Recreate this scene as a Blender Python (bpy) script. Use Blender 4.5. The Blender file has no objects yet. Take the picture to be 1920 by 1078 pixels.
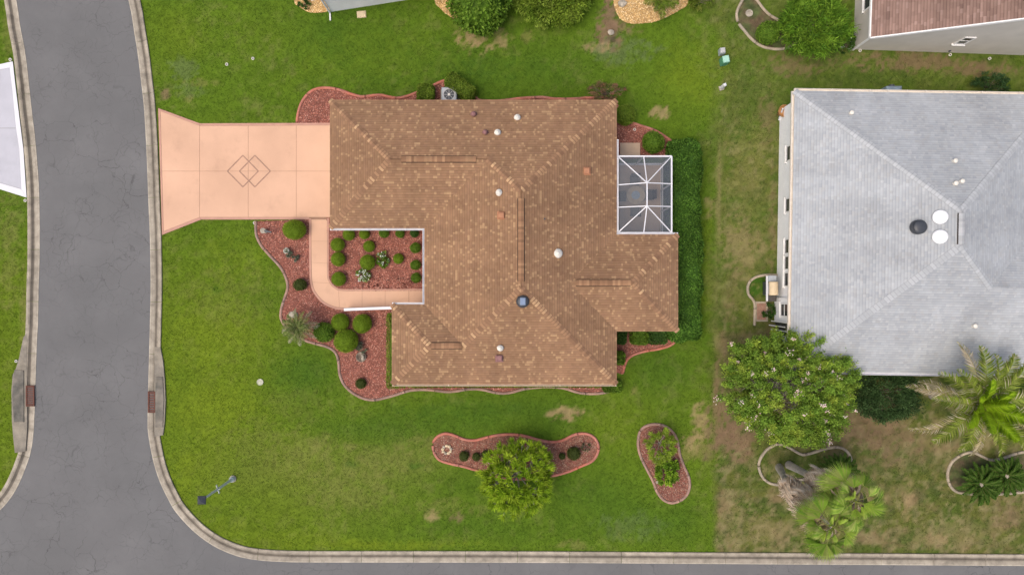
import bpy, bmesh, math, random
import numpy as np
from mathutils import Vector, Matrix
random.seed(7); RNG = np.random.default_rng(7)
SC = bpy.context.scene; COL = SC.collection

# ------------------------------------------------------------------ camera, sky, sun, exposure
H, F = 40.0, 1300.0                      # drone height in metres, focal length in photo pixels
cam = bpy.data.objects.new('camera', bpy.data.cameras.new('camera')); COL.objects.link(cam)
cam.location = (0, 0, H); cam.rotation_euler = (0, 0, 0)
cam.data.sensor_width = 36; cam.data.lens = 36*F/1920; cam.data.clip_end = 3000
SC.camera = cam
SUN_EL, SUN_AZ = math.radians(65), math.radians(238)      # azimuth clockwise from north (+Y)
W = bpy.data.worlds.new('World'); SC.world = W; W.use_nodes = True
nt = W.node_tree; nt.nodes.clear()
wo = nt.nodes.new('ShaderNodeOutputWorld'); bg = nt.nodes.new('ShaderNodeBackground'); sk = nt.nodes.new('ShaderNodeTexSky')
sk.sky_type = 'NISHITA'; sk.sun_disc = False; sk.sun_elevation = SUN_EL; sk.sun_rotation = SUN_AZ
sk.air_density = 1.0; sk.dust_density = 6.0; sk.ozone_density = 0.6
bg.inputs['Strength'].default_value = 0.15
nt.links.new(sk.outputs[0], bg.inputs[0]); nt.links.new(bg.outputs[0], wo.inputs[0])
sl = bpy.data.lights.new('sun', 'SUN'); sl.energy = 0.95; sl.angle = math.radians(40); sl.color = (1.0, 0.93, 0.82)
so = bpy.data.objects.new('sun', sl); COL.objects.link(so); so.location = (0, -20, 60)
d = Vector((math.sin(SUN_AZ)*math.cos(SUN_EL), math.cos(SUN_AZ)*math.cos(SUN_EL), math.sin(SUN_EL)))
so.rotation_euler = d.to_track_quat('Z', 'Y').to_euler()
SC.view_settings.view_transform = 'Standard'; SC.view_settings.look = 'None'
SC.view_settings.gamma = 1.0; SC.view_settings.use_curve_mapping = False
SC.view_settings.exposure = 0.27

# ------------------------------------------------------------------ helpers
def P(px, py, z=0.0):
    k = (H-z)/F
    return Vector(((px-960)*k, -(py-539)*k, z))
def PX(pts, z=0.0): return [P(a, b, z) for a, b in pts]
BASE = {}
def tag(o, label=None, cat=None, group=None, kind=None):
    if label: o['label'] = label
    if cat: o['category'] = cat
    if group: o['group'] = group
    if kind: o['kind'] = kind
    return o
def thing(name, label=None, cat=None, loc=(0, 0, 0), group=None, kind=None):
    o = bpy.data.objects.new(name, None); COL.objects.link(o); o.location = loc
    o.empty_display_size = 0.3
    BASE[o.name] = Vector(loc)
    return tag(o, label, cat, group, kind)
def put(o, parent):
    COL.objects.link(o)
    if parent is not None:
        o.parent = parent
        if parent.name in BASE: BASE[o.name] = BASE[parent.name]
    return o
def add(name, me, mat, parent=None, mw=None):
    """link a mesh datablock in local coordinates"""
    if mat and not me.materials: me.materials.append(mat)
    o = bpy.data.objects.new(name, me); put(o, parent)
    if mw is not None: o.matrix_basis = mw
    return o
def set_col(me, cols):
    n = len(me.polygons); tot = np.empty(n, np.int32); me.polygons.foreach_get('loop_total', tot)
    c = np.ones((n, 4), np.float32); c[:, :3] = np.asarray(cols, np.float32)
    a = me.color_attributes.new('Col', 'FLOAT_COLOR', 'CORNER')
    a.data.foreach_set('color', np.repeat(c, tot, axis=0).ravel())
def mk(name, verts, faces, mat, parent=None, cols=None, smooth=False, world=True):
    b = BASE.get(parent.name, Vector()) if (parent is not None and world) else Vector()
    me = bpy.data.meshes.new(name)
    me.from_pydata([(v[0]-b.x, v[1]-b.y, v[2]-b.z) for v in verts], [], faces)
    if cols is not None: set_col(me, cols)
    if smooth: me.polygons.foreach_set('use_smooth', [True]*len(me.polygons))
    me.update()
    return add(name, me, mat, parent)
def fast(name, V, Fc, cols=None):
    V = np.asarray(V, np.float32); Fc = np.asarray(Fc, np.int32); m, k = Fc.shape
    me = bpy.data.meshes.new(name)
    me.vertices.add(len(V)); me.vertices.foreach_set('co', V.ravel())
    me.loops.add(m*k); me.loops.foreach_set('vertex_index', Fc.ravel())
    me.polygons.add(m); me.polygons.foreach_set('loop_start', np.arange(m, dtype=np.int32)*k)
    me.update(calc_edges=True); me.validate()
    if cols is not None: set_col(me, cols)
    return me
class MB:
    def __init__(s): s.v = []; s.f = []; s.c = []
    def poly(s, pts, col=(1, 1, 1)):
        n = len(s.v); s.v += [tuple(p) for p in pts]; s.f.append(list(range(n, n+len(pts)))); s.c.append(col)
    def box(s, c, size, rz=0.0, mat=None, col=(1, 1, 1), bev=0.0):
        hx, hy, hz = size[0]/2, size[1]/2, size[2]/2
        M = mat if mat is not None else Matrix.Translation(Vector(c)) @ Matrix.Rotation(rz, 4, 'Z')
        n = len(s.v)
        b = min(bev, hx*.5, hy*.5)
        if b > 0:
            r0 = [(-hx, -hy), (hx, -hy), (hx, hy), (-hx, hy)]; r1 = [(-hx+b, -hy+b), (hx-b, -hy+b), (hx-b, hy-b), (-hx+b, hy-b)]
            for z, r in ((-hz, r0), (hz-b, r0), (hz, r1)):
                s.v += [tuple(M @ Vector((x, y, z))) for x, y in r]
            fs = [(3, 2, 1, 0), (8, 9, 10, 11)]
            for k in (0, 4):
                for i in range(4): j = (i+1) % 4; fs.append((k+i, k+j, k+4+j, k+4+i))
        else:
            for z in (-hz, hz):
                s.v += [tuple(M @ Vector((x, y, z))) for x, y in ((-hx, -hy), (hx, -hy), (hx, hy), (-hx, hy))]
            fs = [(3, 2, 1, 0), (4, 5, 6, 7), (0, 1, 5, 4), (1, 2, 6, 5), (2, 3, 7, 6), (3, 0, 4, 7)]
        for f in fs: s.f.append([n+i for i in f]); s.c.append(col)
    def bar(s, a, b, w, h, col=(1, 1, 1)):
        a = Vector(a); b = Vector(b); x = (b-a); L = x.length; x.normalize()
        up = Vector((0, 0, 1)) if abs(x.z) < .95 else Vector((1, 0, 0))
        y = up.cross(x).normalized(); z = x.cross(y)
        M = Matrix((x, y, z)).transposed().to_4x4(); M.translation = (a+b)/2
        s.box(None, (L, w, h), mat=M, col=col)
    def prism(s, pts, z0, z1, col=(1, 1, 1)):
        n = len(s.v); k = len(pts)
        ar = sum(pts[i][0]*pts[(i+1) % k][1]-pts[(i+1) % k][0]*pts[i][1] for i in range(k))
        if ar < 0: pts = list(pts)[::-1]
        s.v += [(p[0], p[1], z0) for p in pts] + [(p[0], p[1], z1) for p in pts]
        s.f.append([n+i for i in range(k)][::-1]); s.f.append([n+k+i for i in range(k)]); s.c += [col, col]
        for i in range(k):
            j = (i+1) % k; s.f.append([n+i, n+j, n+k+j, n+k+i]); s.c.append(col)
    def tube(s, pts, rad, n=8, col=(1, 1, 1), cap=True):
        pts = [Vector(p) for p in pts]; m = len(pts)
        rad = rad if hasattr(rad, '__len__') else [rad]*m
        base = len(s.v); x = None
        for i, p in enumerate(pts):
            t = (pts[min(i+1, m-1)]-pts[max(i-1, 0)]).normalized()
            if x is None: x = t.orthogonal().normalized()
            x = (x-t*x.dot(t)).normalized(); y = t.cross(x)
            for k in range(n):
                a = 2*math.pi*k/n; s.v.append(tuple(p+(x*math.cos(a)+y*math.sin(a))*rad[i]))
        for i in range(m-1):
            for k in range(n):
                q = (k+1) % n; s.f.append([base+i*n+k, base+i*n+q, base+(i+1)*n+q, base+(i+1)*n+k]); s.c.append(col)
        if cap:
            s.f.append([base+k for k in range(n)][::-1]); s.c.append(col)
            s.f.append([base+(m-1)*n+k for k in range(n)]); s.c.append(col)
    def lathe(s, c, prof, n=20, col=(1, 1, 1), M=None, cap=True):
        base = len(s.v); m = len(prof); M = M or Matrix.Translation(Vector(c))
        for r, z in prof:
            for k in range(n):
                a = 2*math.pi*k/n; s.v.append(tuple(M @ Vector((r*math.cos(a), r*math.sin(a), z))))
        for i in range(m-1):
            for k in range(n):
                q = (k+1) % n; s.f.append([base+i*n+k, base+i*n+q, base+(i+1)*n+q, base+(i+1)*n+k]); s.c.append(col)
        if cap and prof[0][0] > 1e-4: s.f.append([base+k for k in range(n)][::-1]); s.c.append(col)
        if cap and prof[-1][0] > 1e-4: s.f.append([base+(m-1)*n+k for k in range(n)]); s.c.append(col)
    def build(s, name, mat, parent=None, smooth=False, world=True, usecol=False):
        return mk(name, s.v, s.f, mat, parent, s.c if usecol else None, smooth, world)

def catmull(pts, closed=False, step=0.2):
    p = [Vector((q[0], q[1])) for q in pts]; n = len(p); out = []
    segs = n if closed else n-1
    for i in range(segs):
        g = (lambda k: p[k % n]) if closed else (lambda k: p[max(0, min(n-1, k))])
        p0, p1, p2, p3 = g(i-1), g(i), g(i+1), g(i+2)
        m = max(1, int((p2-p1).length/step))
        for k in range(m):
            t = k/m
            out.append(0.5*((2*p1)+(-p0+p2)*t+(2*p0-5*p1+4*p2-p3)*t*t+(-p0+3*p1-3*p2+p3)*t**3))
    if not closed: out.append(p[-1])
    return out
def resample(path, step):
    out = [path[0]]; acc = 0.0
    for a, b in zip(path, path[1:]):
        L = (b-a).length
        while acc+L >= step:
            t = (step-acc)/L; a = a.lerp(b, t); out.append(a.copy()); L = (b-a).length; acc = 0.0
        acc += L
    return out
def normals2(path, closed=False):
    n = len(path); out = []
    for i in range(n):
        a = path[(i-1) % n] if closed else path[max(0, i-1)]; b = path[(i+1) % n] if closed else path[min(n-1, i+1)]
        t = (b-a).normalized(); out.append(Vector((-t.y, t.x)))
    return out
def sweep(mb, path, prof, closed=False, side=1, cols=None, capends=True, nrm=None):
    nrm = nrm or normals2(path, closed); n = len(path); k = len(prof); base = len(mb.v)
    for p, q in zip(path, nrm):
        for o, z in prof: mb.v.append((p.x+q.x*o*side, p.y+q.y*o*side, z))
    for i in range(n if closed else n-1):
        j = (i+1) % n
        for a in range(k-1):
            f = [base+i*k+a, base+j*k+a, base+j*k+a+1, base+i*k+a+1]
            mb.f.append(f if side < 0 else f[::-1]); mb.c.append(cols[a] if cols else (1, 1, 1))
    if capends and not closed:
        mb.f.append([base+a for a in range(k)]); mb.c.append(cols[0] if cols else (1, 1, 1))
        mb.f.append([base+(n-1)*k+a for a in range(k)][::-1]); mb.c.append(cols[0] if cols else (1, 1, 1))
def inpoly(x, y, poly):
    x = np.asarray(x); y = np.asarray(y); r = np.zeros(x.shape, bool); n = len(poly); j = n-1
    for i in range(n):
        xi, yi = poly[i][0], poly[i][1]; xj, yj = poly[j][0], poly[j][1]
        if yi != yj:
            r ^= ((yi > y) != (yj > y)) & (x < (xj-xi)*(y-yi)/(yj-yi)+xi)
        j = i
    return r
def _h(ix, iy, s):
    n = (ix.astype(np.int64)*374761393+iy.astype(np.int64)*668265263+s*1442695041) & 0x7fffffff
    n = ((n ^ (n >> 13))*1274126177) & 0x7fffffff
    return ((n ^ (n >> 16)) & 0xffff)/65535.0
def vn(x, y, s=0):
    ix = np.floor(x); iy = np.floor(y); fx = x-ix; fy = y-iy; fx = fx*fx*(3-2*fx); fy = fy*fy*(3-2*fy)
    a = _h(ix, iy, s); b = _h(ix+1, iy, s); c = _h(ix, iy+1, s); e = _h(ix+1, iy+1, s)
    return (a*(1-fx)+b*fx)*(1-fy)+(c*(1-fx)+e*fx)*fy
def fbm(x, y, s=0, o=4):
    r = 0; w = .5; t = 0
    for k in range(o): r = r+w*vn(x*2**k, y*2**k, s+k*17); t += w; w *= .55
    return r/t

# ------------------------------------------------------------------ materials
M = {}
def proc(name, c, var=.18, scale=3.0, rough=.85, bump=.25, bscale=60.0, attr=False, spec=.25, c2=None, metal=0.0, rnd=None, fine=.12):
    m = bpy.data.materials.new(name); m.use_nodes = True; t = m.node_tree; N = t.nodes; Lk = t.links.new
    b = N['Principled BSDF']; b.inputs['Roughness'].default_value = rough
    b.inputs['Specular IOR Level'].default_value = spec; b.inputs['Metallic'].default_value = metal
    tc = N.new('ShaderNodeTexCoord')
    n1 = N.new('ShaderNodeTexNoise'); n1.inputs['Scale'].default_value = scale; n1.inputs['Detail'].default_value = 7
    n2 = N.new('ShaderNodeTexNoise'); n2.inputs['Scale'].default_value = bscale; n2.inputs['Detail'].default_value = 4
    Lk(tc.outputs['Object'], n1.inputs['Vector']); Lk(tc.outputs['Object'], n2.inputs['Vector'])
    mr = N.new('ShaderNodeMapRange'); mr.inputs[1].default_value = .3; mr.inputs[2].default_value = .7
    mr.inputs[3].default_value = 1-var; mr.inputs[4].default_value = 1+var; Lk(n1.outputs[0], mr.inputs[0])
    mf = N.new('ShaderNodeMapRange'); mf.inputs[1].default_value = .3; mf.inputs[2].default_value = .7
    mf.inputs[3].default_value = 1-fine; mf.inputs[4].default_value = 1+fine; Lk(n2.outputs[0], mf.inputs[0])
    mu = N.new('ShaderNodeMath'); mu.operation = 'MULTIPLY'; Lk(mr.outputs[0], mu.inputs[0]); Lk(mf.outputs[0], mu.inputs[1])
    if attr:
        src = N.new('ShaderNodeVertexColor'); src.layer_name = 'Col'; so_ = src.outputs[0]
    elif rnd:
        oi = N.new('ShaderNodeObjectInfo'); cr = N.new('ShaderNodeValToRGB'); Lk(oi.outputs['Random'], cr.inputs[0])
        e = cr.color_ramp.elements
        while len(e) < len(rnd): e.new(.5)
        for i, q in enumerate(rnd): e[i].position = i/max(1, len(rnd)-1); e[i].color = (*q, 1)
        so_ = cr.outputs[0]
    elif c2:
        mx = N.new('ShaderNodeMix'); mx.data_type = 'RGBA'; mx.inputs[6].default_value = (*c, 1); mx.inputs[7].default_value = (*c2, 1)
        r2 = N.new('ShaderNodeMapRange'); r2.inputs[1].default_value = .38; r2.inputs[2].default_value = .62
        n3 = N.new('ShaderNodeTexNoise'); n3.inputs['Scale'].default_value = scale*.45; n3.inputs['Detail'].default_value = 8
        Lk(tc.outputs['Object'], n3.inputs['Vector']); Lk(n3.outputs[0], r2.inputs[0]); Lk(r2.outputs[0], mx.inputs[0]); so_ = mx.outputs[2]
    else:
        src = N.new('ShaderNodeRGB'); src.outputs[0].default_value = (*c, 1); so_ = src.outputs[0]
    vm = N.new('ShaderNodeVectorMath'); vm.operation = 'SCALE'; Lk(so_, vm.inputs[0]); Lk(mu.outputs[0], vm.inputs['Scale'])
    Lk(vm.outputs[0], b.inputs['Base Color'])
    if bump:
        bp = N.new('ShaderNodeBump'); bp.inputs['Strength'].default_value = bump; bp.inputs['Distance'].default_value = .02
        Lk(n2.outputs[0], bp.inputs['Height']); Lk(bp.outputs[0], b.inputs['Normal'])
    M[name] = m; return m
def leafmat(name, trans=.3, rough=.55):
    m = proc(name, (1, 1, 1), .15, 1.2, rough, 0, 20, attr=True, spec=.14, fine=.05)
    t = m.node_tree; N = t.nodes; b = N['Principled BSDF']; o = N['Material Output']
    tr = N.new('ShaderNodeBsdfTranslucent'); mx = N.new('ShaderNodeMixShader'); mx.inputs[0].default_value = trans
    t.links.new(b.inputs['Base Color'].links[0].from_socket, tr.inputs[0])
    t.links.new(b.outputs[0], mx.inputs[1]); t.links.new(tr.outputs[0], mx.inputs[2]); t.links.new(mx.outputs[0], o.inputs[0])
    return m
leafmat('leaf', .3, .65); leafmat('leaf_waxy', .25, .55); leafmat('grass_blade', .35, .7)
proc('lawn', (1, 1, 1), .10, 2.2, .95, .5, 35, attr=True, spec=.1, fine=.12)
proc('ground', (.075, .10, .03), .3, .3, .95, .2, 10, c2=(.11, .10, .05))
proc('kerb_concrete', (1, 1, 1), .22, 2.5, .9, .3, 40, attr=True, fine=.2)
proc('concrete', (.40, .36, .29), .2, 2, .9, .3, 40, c2=(.30, .27, .22), fine=.15)
proc('apron', (.27, .24, .19), .25, 2, .9, .3, 40, c2=(.20, .18, .15), fine=.2)
proc('concrete_dark', (.12, .115, .10), .25, 3, .9, .3, 40, c2=(.19, .17, .14))
proc('drive_peach', (.575, .358, .242), .06, .55, .75, .15, 90, c2=(.63, .395, .27), fine=.05)
proc('drive_border', (.47, .265, .20), .1, 2, .8, .2, 60, fine=.1)
proc('inlay', (.33, .20, .145), .15, 5, .85, .2, 60)
proc('joint', (.30, .18, .12), .15, 3, .9, .1, 60)
proc('drive_white', (.46, .46, .505), .05, 1, .7, .1, 90, fine=.04)
proc('drive_white_border', (.66, .66, .69), .03, 1, .6, .1, 90, fine=.03)
proc('lava', (1, 1, 1), .15, 2, .95, .3, 60, attr=True, spec=.1)
proc('bed_soil', (.20, .08, .06), .3, 4, 1, .6, 50, fine=.35, spec=.1)
proc('bed_soil_tan', (.42, .27, .12), .25, 4, 1, .6, 50, fine=.35)
proc('bed_soil_brown', (.12, .085, .05), .35, 3, 1, .6, 40, c2=(.07, .09, .03), fine=.35)
proc('edging_terracotta', (.47, .16, .11), .16, 2, .85, .3, 50, c2=(.40, .17, .13), fine=.15)
proc('edging_weathered', (.36, .22, .17), .2, 2.5, .9, .3, 50, c2=(.28, .19, .16), fine=.2)
proc('edging_tan', (.40, .33, .24), .2, 2.5, .9, .3, 50, c2=(.30, .26, .2), fine=.2)
proc('roof_brown', (1, 1, 1), .10, .6, .9, .35, 130, attr=True, spec=.15, fine=.12)
proc('roof_grey', (1, 1, 1), .07, .7, .9, .3, 130, attr=True, spec=.2, fine=.08)
proc('roof_red', (1, 1, 1), .10, .7, .9, .3, 130, attr=True, spec=.15, fine=.1)
proc('deck_brown', (.20, .115, .07), .1, 2, .95, .2, 60); proc('deck_grey', (.36, .37, .38), .1, 2, .95, .2, 60); proc('deck_red', (.20, .10, .075), .1, 2, .95, .2, 60)
proc('cap_brown', (1, 1, 1), .1, 3, .9, .3, 100, rnd=[(.20, .112, .066), (.27, .155, .09), (.33, .195, .11), (.50, .325, .18)])
proc('cap_grey', (1, 1, 1), .06, 3, .9, .3, 100, rnd=[(.36, .378, .395), (.40, .418, .435), (.44, .457, .475)])
proc('cap_brown_band', (.225, .125, .072), .1, 3, .9, .3, 100); proc('cap_grey_band', (.34, .355, .37), .06, 3, .9, .3, 100)
proc('stucco', (.66, .57, .46), .06, 1.5, .9, .3, 70); proc('stucco_white', (.86, .86, .87), .04, 1.5, .85, .2, 70)
proc('stucco_beige', (.60, .56, .50), .05, 1.2, .9, .2, 70, fine=.05); proc('siding_white', (.85, .85, .86), .04, 2, .8, .1, 50)
proc('white_metal', (.66, .66, .69), .04, 4, .45, .03, 60, spec=.4); proc('gutter_cream', (.72, .66, .58), .08, 4, .5, .03, 60, spec=.4)
proc('fascia', (.62, .50, .38), .06, 4, .6, .05, 60); proc('trim_white', (.80, .79, .77), .05, 3, .6, .05, 60)
proc('glass', (.045, .048, .055), .1, 1, .08, 0, 10, spec=.5, fine=0)
proc('dark_metal', (.045, .05, .06), .1, 6, .45, .05, 60, spec=.5); proc('solar_cell', (.16, .22, .33), .1, 6, .2, 0, 60, spec=.5)
proc('grey_metal', (.36, .39, .42), .1, 6, .45, .05, 60, spec=.5); proc('galvanized', (.42, .42, .42), .12, 8, .5, .05, 60, spec=.5)
proc('vent_white', (.70, .67, .60), .05, 6, .6, .05, 60); proc('vent_purple', (.24, .125, .12), .15, 6, .7, .05, 60)
proc('vent_orange', (.38, .18, .10), .12, 6, .7, .05, 60); proc('rust', (.13, .055, .04), .25, 12, .85, .2, 60)
proc('skylight', (.74, .75, .765), .02, 3, .25, 0, 10, spec=.5); proc('green_box', (.09, .27, .16), .1, 5, .55, .05, 50)
proc('green_box_lid', (.33, .56, .45), .08, 5, .5, .05, 50)
proc('bark', (.17, .13, .10), .25, 8, .95, .6, 40, c2=(.25, .21, .17)); proc('bark_grey', (.36, .33, .28), .2, 5, .95, .5, 30, c2=(.26, .23, .19))
proc('palm_bark', (.50, .46, .40), .15, 4, .95, .5, 25, c2=(.40, .36, .31)); proc('thatch', (1, 1, 1), .2, 3, .95, .2, 30, attr=True); proc('flower', (1, 1, 1), .06, 3, .7, 0, 30, attr=True)
proc('patio', (.44, .33, .25), .12, 1.5, .7, .1, 50); proc('patio_pad', (.50, .37, .27), .1, 2, .85, .2, 50)
proc('furniture', (.07, .065, .06), .15, 8, .6, .1, 60); proc('table_ring', (.34, .27, .18), .12, 5, .55, .05, 60)
proc('lid_pale', (.46, .45, .36), .25, 6, .95, .4, 25, c2=(.34, .36, .24)); proc('stone', (.42, .37, .30), .25, 5, .95, .5, 20, c2=(.28, .25, .2)); proc('terracotta', (.36, .18, .07), .2, 6, .85, .2, 40)
proc('brick', (.30, .17, .12), .2, 5, .9, .3, 40); proc('tan_plastic', (.62, .50, .33), .08, 5, .6, .05, 50)
proc('blue_grey', (.22, .28, .34), .15, 6, .5, .05, 40); proc('sign_face', (.62, .66, .66), .06, 6, .4, .02, 60)
proc('garage_white', (.76, .72, .66), .04, 2, .6, .05, 50); proc('door_brown', (.16, .07, .04), .15, 6, .5, .1, 40)
m = proc('screen', (.15, .17, .20), .05, 2, .8, 0, 20, fine=0)          # fibreglass insect screen: woven, half open
t_ = m.node_tree; tr_ = t_.nodes.new('ShaderNodeBsdfTransparent'); mx_ = t_.nodes.new('ShaderNodeMixShader'); mx_.inputs[0].default_value = .44
t_.links.new(tr_.outputs[0], mx_.inputs[1]); t_.links.new(t_.nodes['Principled BSDF'].outputs[0], mx_.inputs[2]); t_.links.new(mx_.outputs[0], t_.nodes['Material Output'].inputs[0])
def asphalt():
    m = proc('asphalt', (.138, .138, .139), .035, .5, .92, .35, 120, c2=(.150, .149, .150), fine=.10, spec=.2)
    t = m.node_tree; N = t.nodes; Lk = t.links.new; b = N['Principled BSDF']; src = b.inputs['Base Color'].links[0].from_socket
    tc = N.new('ShaderNodeTexCoord'); wn = N.new('ShaderNodeTexNoise'); wn.inputs['Scale'].default_value = 1.6; wn.inputs['Detail'].default_value = 6
    Lk(tc.outputs['Object'], wn.inputs['Vector'])
    ad = N.new('ShaderNodeVectorMath'); ad.operation = 'MULTIPLY_ADD'; Lk(wn.outputs['Color'], ad.inputs[0]); ad.inputs[1].default_value = (.9, .9, 0); Lk(tc.outputs['Object'], ad.inputs[2])
    last = src
    for sc, wd, lo, hi, dk in ((.62, .008, .38, .56, .60), (1.7, .011, .44, .62, .72)):
        vo = N.new('ShaderNodeTexVoronoi'); vo.feature = 'DISTANCE_TO_EDGE'; vo.inputs['Scale'].default_value = sc; Lk(ad.outputs[0], vo.inputs['Vector'])
        a = N.new('ShaderNodeMapRange'); a.inputs[1].default_value = 0; a.inputs[2].default_value = wd*sc*1.6; a.inputs[3].default_value = 1; a.inputs[4].default_value = 0; Lk(vo.outputs[0], a.inputs[0])
        mk_ = N.new('ShaderNodeTexNoise'); mk_.inputs['Scale'].default_value = .33*sc; mk_.inputs['Detail'].default_value = 5; Lk(tc.outputs['Object'], mk_.inputs['Vector'])
        q = N.new('ShaderNodeMapRange'); q.inputs[1].default_value = lo; q.inputs[2].default_value = hi; Lk(mk_.outputs[0], q.inputs[0])
        mu = N.new('ShaderNodeMath'); mu.operation = 'MULTIPLY'; Lk(a.outputs[0], mu.inputs[0]); Lk(q.outputs[0], mu.inputs[1])
        mx = N.new('ShaderNodeMix'); mx.data_type = 'RGBA'; Lk(mu.outputs[0], mx.inputs[0]); Lk(last, mx.inputs[6])
        vs = N.new('ShaderNodeVectorMath'); vs.operation = 'SCALE'; vs.inputs['Scale'].default_value = dk; Lk(last, vs.inputs[0]); Lk(vs.outputs[0], mx.inputs[7]); last = mx.outputs[2]
    Lk(last, b.inputs['Base Color'])
asphalt()
def stain(name, sc, lo, hi, k):
    t = M[name].node_tree; N = t.nodes; Lk = t.links.new; b = N['Principled BSDF']; src = b.inputs['Base Color'].links[0].from_socket
    tc = N.new('ShaderNodeTexCoord'); n = N.new('ShaderNodeTexNoise'); n.inputs['Scale'].default_value = sc; n.inputs['Detail'].default_value = 9; n.inputs['Roughness'].default_value = .65; Lk(tc.outputs['Object'], n.inputs['Vector'])
    r = N.new('ShaderNodeMapRange'); r.inputs[1].default_value = lo; r.inputs[2].default_value = hi; r.inputs[3].default_value = 1; r.inputs[4].default_value = k; Lk(n.outputs[0], r.inputs[0])
    v = N.new('ShaderNodeVectorMath'); v.operation = 'SCALE'; Lk(src, v.inputs[0]); Lk(r.outputs[0], v.inputs['Scale']); Lk(v.outputs[0], b.inputs['Base Color'])
stain('drive_peach', .9, .55, .78, .86); stain('drive_peach', 4.0, .66, .72, .90); stain('drive_white', .8, .5, .75, .88); stain('kerb_concrete', 1.3, .5, .72, .62); stain('asphalt', .25, .45, .7, 1.09)
stain('edging_terracotta', 1.2, .52, .7, .72); stain('edging_weathered', 1.2, .5, .7, .7)

# ------------------------------------------------------------------ the plan, in photo pixels on the ground
EK_in = [(170,-300),(215,-150),(242,0),(247,22),(252,55),(260,105),(266,155),(271,200),(274.5,255),(277,310),(280,390),(282.5,450),(283.7,540),(282.5,600),(281,660),(279.5,715),(278,790),(279,812),(284,842),(291,873),(302,905),(315,932),(328,955),(350,981),(375,1004),(405,1024),(437,1038),(462,1045),(490,1049),(530,1051.5),(600,1052.5),(960,1053),(1440,1056),(1920,1059),(2150,1061),(2500,1064)]
WK_in = [(-43,-300),(2,-150),(30,0),(37.5,50),(47,100),(54,160),(60,215),(66,265),(72,340),(73.7,400),(74,460),(73.5,500),(72,540),(71,600),(69,640),(67,690),(65.5,740),(64,780),(62,815),(57,848),(50,870),(38,900),(24,926),(8,947),(-12,964),(-45,983),(-100,998),(-200,1005),(-420,1008)]
SK_in = [(-420,1268),(0,1268),(960,1270),(1920,1274),(2500,1277)]
def gp(pts): return [Vector(P(a, b)[:2]) for a, b in pts]
EK = catmull(gp(EK_in), step=.25); WK = catmull(gp(WK_in), step=.25); SK = catmull(gp(SK_in), step=1)
road_poly = WK + SK + EK[::-1]
KW = .64
bedD_edge = [(480,415),(481,440),(490,460),(507,480),(527,502),(537,522),(540,540),(533,562),(527,585),(530,604),(550,624),(570,637),(592,644),(614,650),(629,660),(635,677),(637,700),(645,720),(660,735),(680,746),(700,749.5),(720,746),(745,739),(767,732),(790,730),(812,731),(835,734),(855,733),(880,729),(905,730),(925,735),(942,737),(960,735),(980,729.5),(1010,725.5),(1035,725),(1060,728),(1080,734.5),(1100,737.5),(1125,737),(1147,732.5)]
bedA_edge = [(557,231),(559,215),(564,197),(572.5,182.5),(585,171),(600,166),(620,166),(640,170),(660,177.5),(680,182),(697,180),(715,179),(730,182.5),(745,184.5),(760,182),(780,175),(796,167),(811,162),(826,154),(848,150),(868,155),(884,166),(890,176),(896,188),(930,190),(952,188),(972,185.5),(1015,183),(1035,185.5),(1060,186.5),(1085,185.5),(1100,184),(1120,184),(1140,187),(1152,193),(1161,205)]
bedB_edge = [(1170,226),(1185,231),(1200,236),(1227,245),(1247,257),(1262,268)]
bedC_edge = [(1268,637),(1265,641),(1255,648),(1235,654),(1210,658),(1190,664),(1177,672),(1171,685),(1167,702)]
kidney = [(812,830),(820,818),(835,812),(850,815),(870,823),(890,825),(910,820),(935,815),(960,814),(985,817),(1010,824),(1035,828),(1055,825),(1075,815),(1095,812),(1112,818),(1122,833),(1120,850),(1110,864),(1090,873),(1067,883),(1042,890),(1005,896),(960,897),(925,890),(890,880),(870,874),(847,869),(825,862),(814,848)]
teardrop = [(1200,808),(1196,833),(1201,855),(1212,878),(1225,903),(1231,920),(1242,935),(1257,942),(1272,939),(1287,928),(1293,910),(1291,893),(1282,873),(1274,850),(1271,830),(1264,813),(1250,800),(1233,795),(1214,797)]
bedH = [(1422,873),(1426,858),(1438,842),(1457,832),(1472,835),(1490,845),(1505,852),(1527,847),(1550,840),(1572,838),(1587,845),(1595,860),(1592,880),(1572,896),(1548,905),(1522,903),(1507,898),(1490,900),(1470,905),(1455,908),(1439,903),(1428,892)]
bedI = [(1960,848),(1919,847),(1895,853),(1875,860),(1857,862),(1840,855),(1825,848),(1810,849),(1790,860),(1779,875),(1776,893),(1781,910),(1792,921),(1807,924),(1840,926),(1880,925),(1919,922),(1960,922)]
bedJ_edge = [(1460,516),(1432,516),(1412,522),(1402,535),(1403,552),(1414,566),(1415,590),(1414,615)]
bedK = [(1383,42),(1381,25),(1388,8),(1398,-6),(1415,-2),(1428,14),(1440,27),(1462,40),(1490,48),(1500,75),(1470,92),(1435,90),(1412,77),(1395,58)]
bedL = [(1150,-60),(1150,0),(1154,20),(1162,35),(1177,44),(1200,45),(1230,41),(1255,30),(1275,19),(1290,5),(1297,-60)]
bedM = [(545,-70),(551,0),(560,12),(577,23),(595,25),(612,23),(622,18),(612,-70)]
bedN = [(800,-70),(814,0),(824,15),(840,29),(860,30),(880,-70)]
bedD = bedD_edge + [(1150,700),(1150,500),(850,520),(700,520),(640,560),(600,545),(585,520),(582,412)]
bedA = bedA_edge + [(1140,260),(640,260),(617,233)]
bedB = bedB_edge + [(1262,290),(1245,296),(1140,300),(1140,205),(1161,205)]
bedC = bedC_edge + [(1130,690),(1130,560),(1225,560),(1252,610)]
courtyard = [(612,405),(830,405),(830,546),(660,546),(640,545),(628,540),(620,530),(616,515)]
bedJ = bedJ_edge + [(1430,640),(1470,640),(1470,516)]
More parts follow.
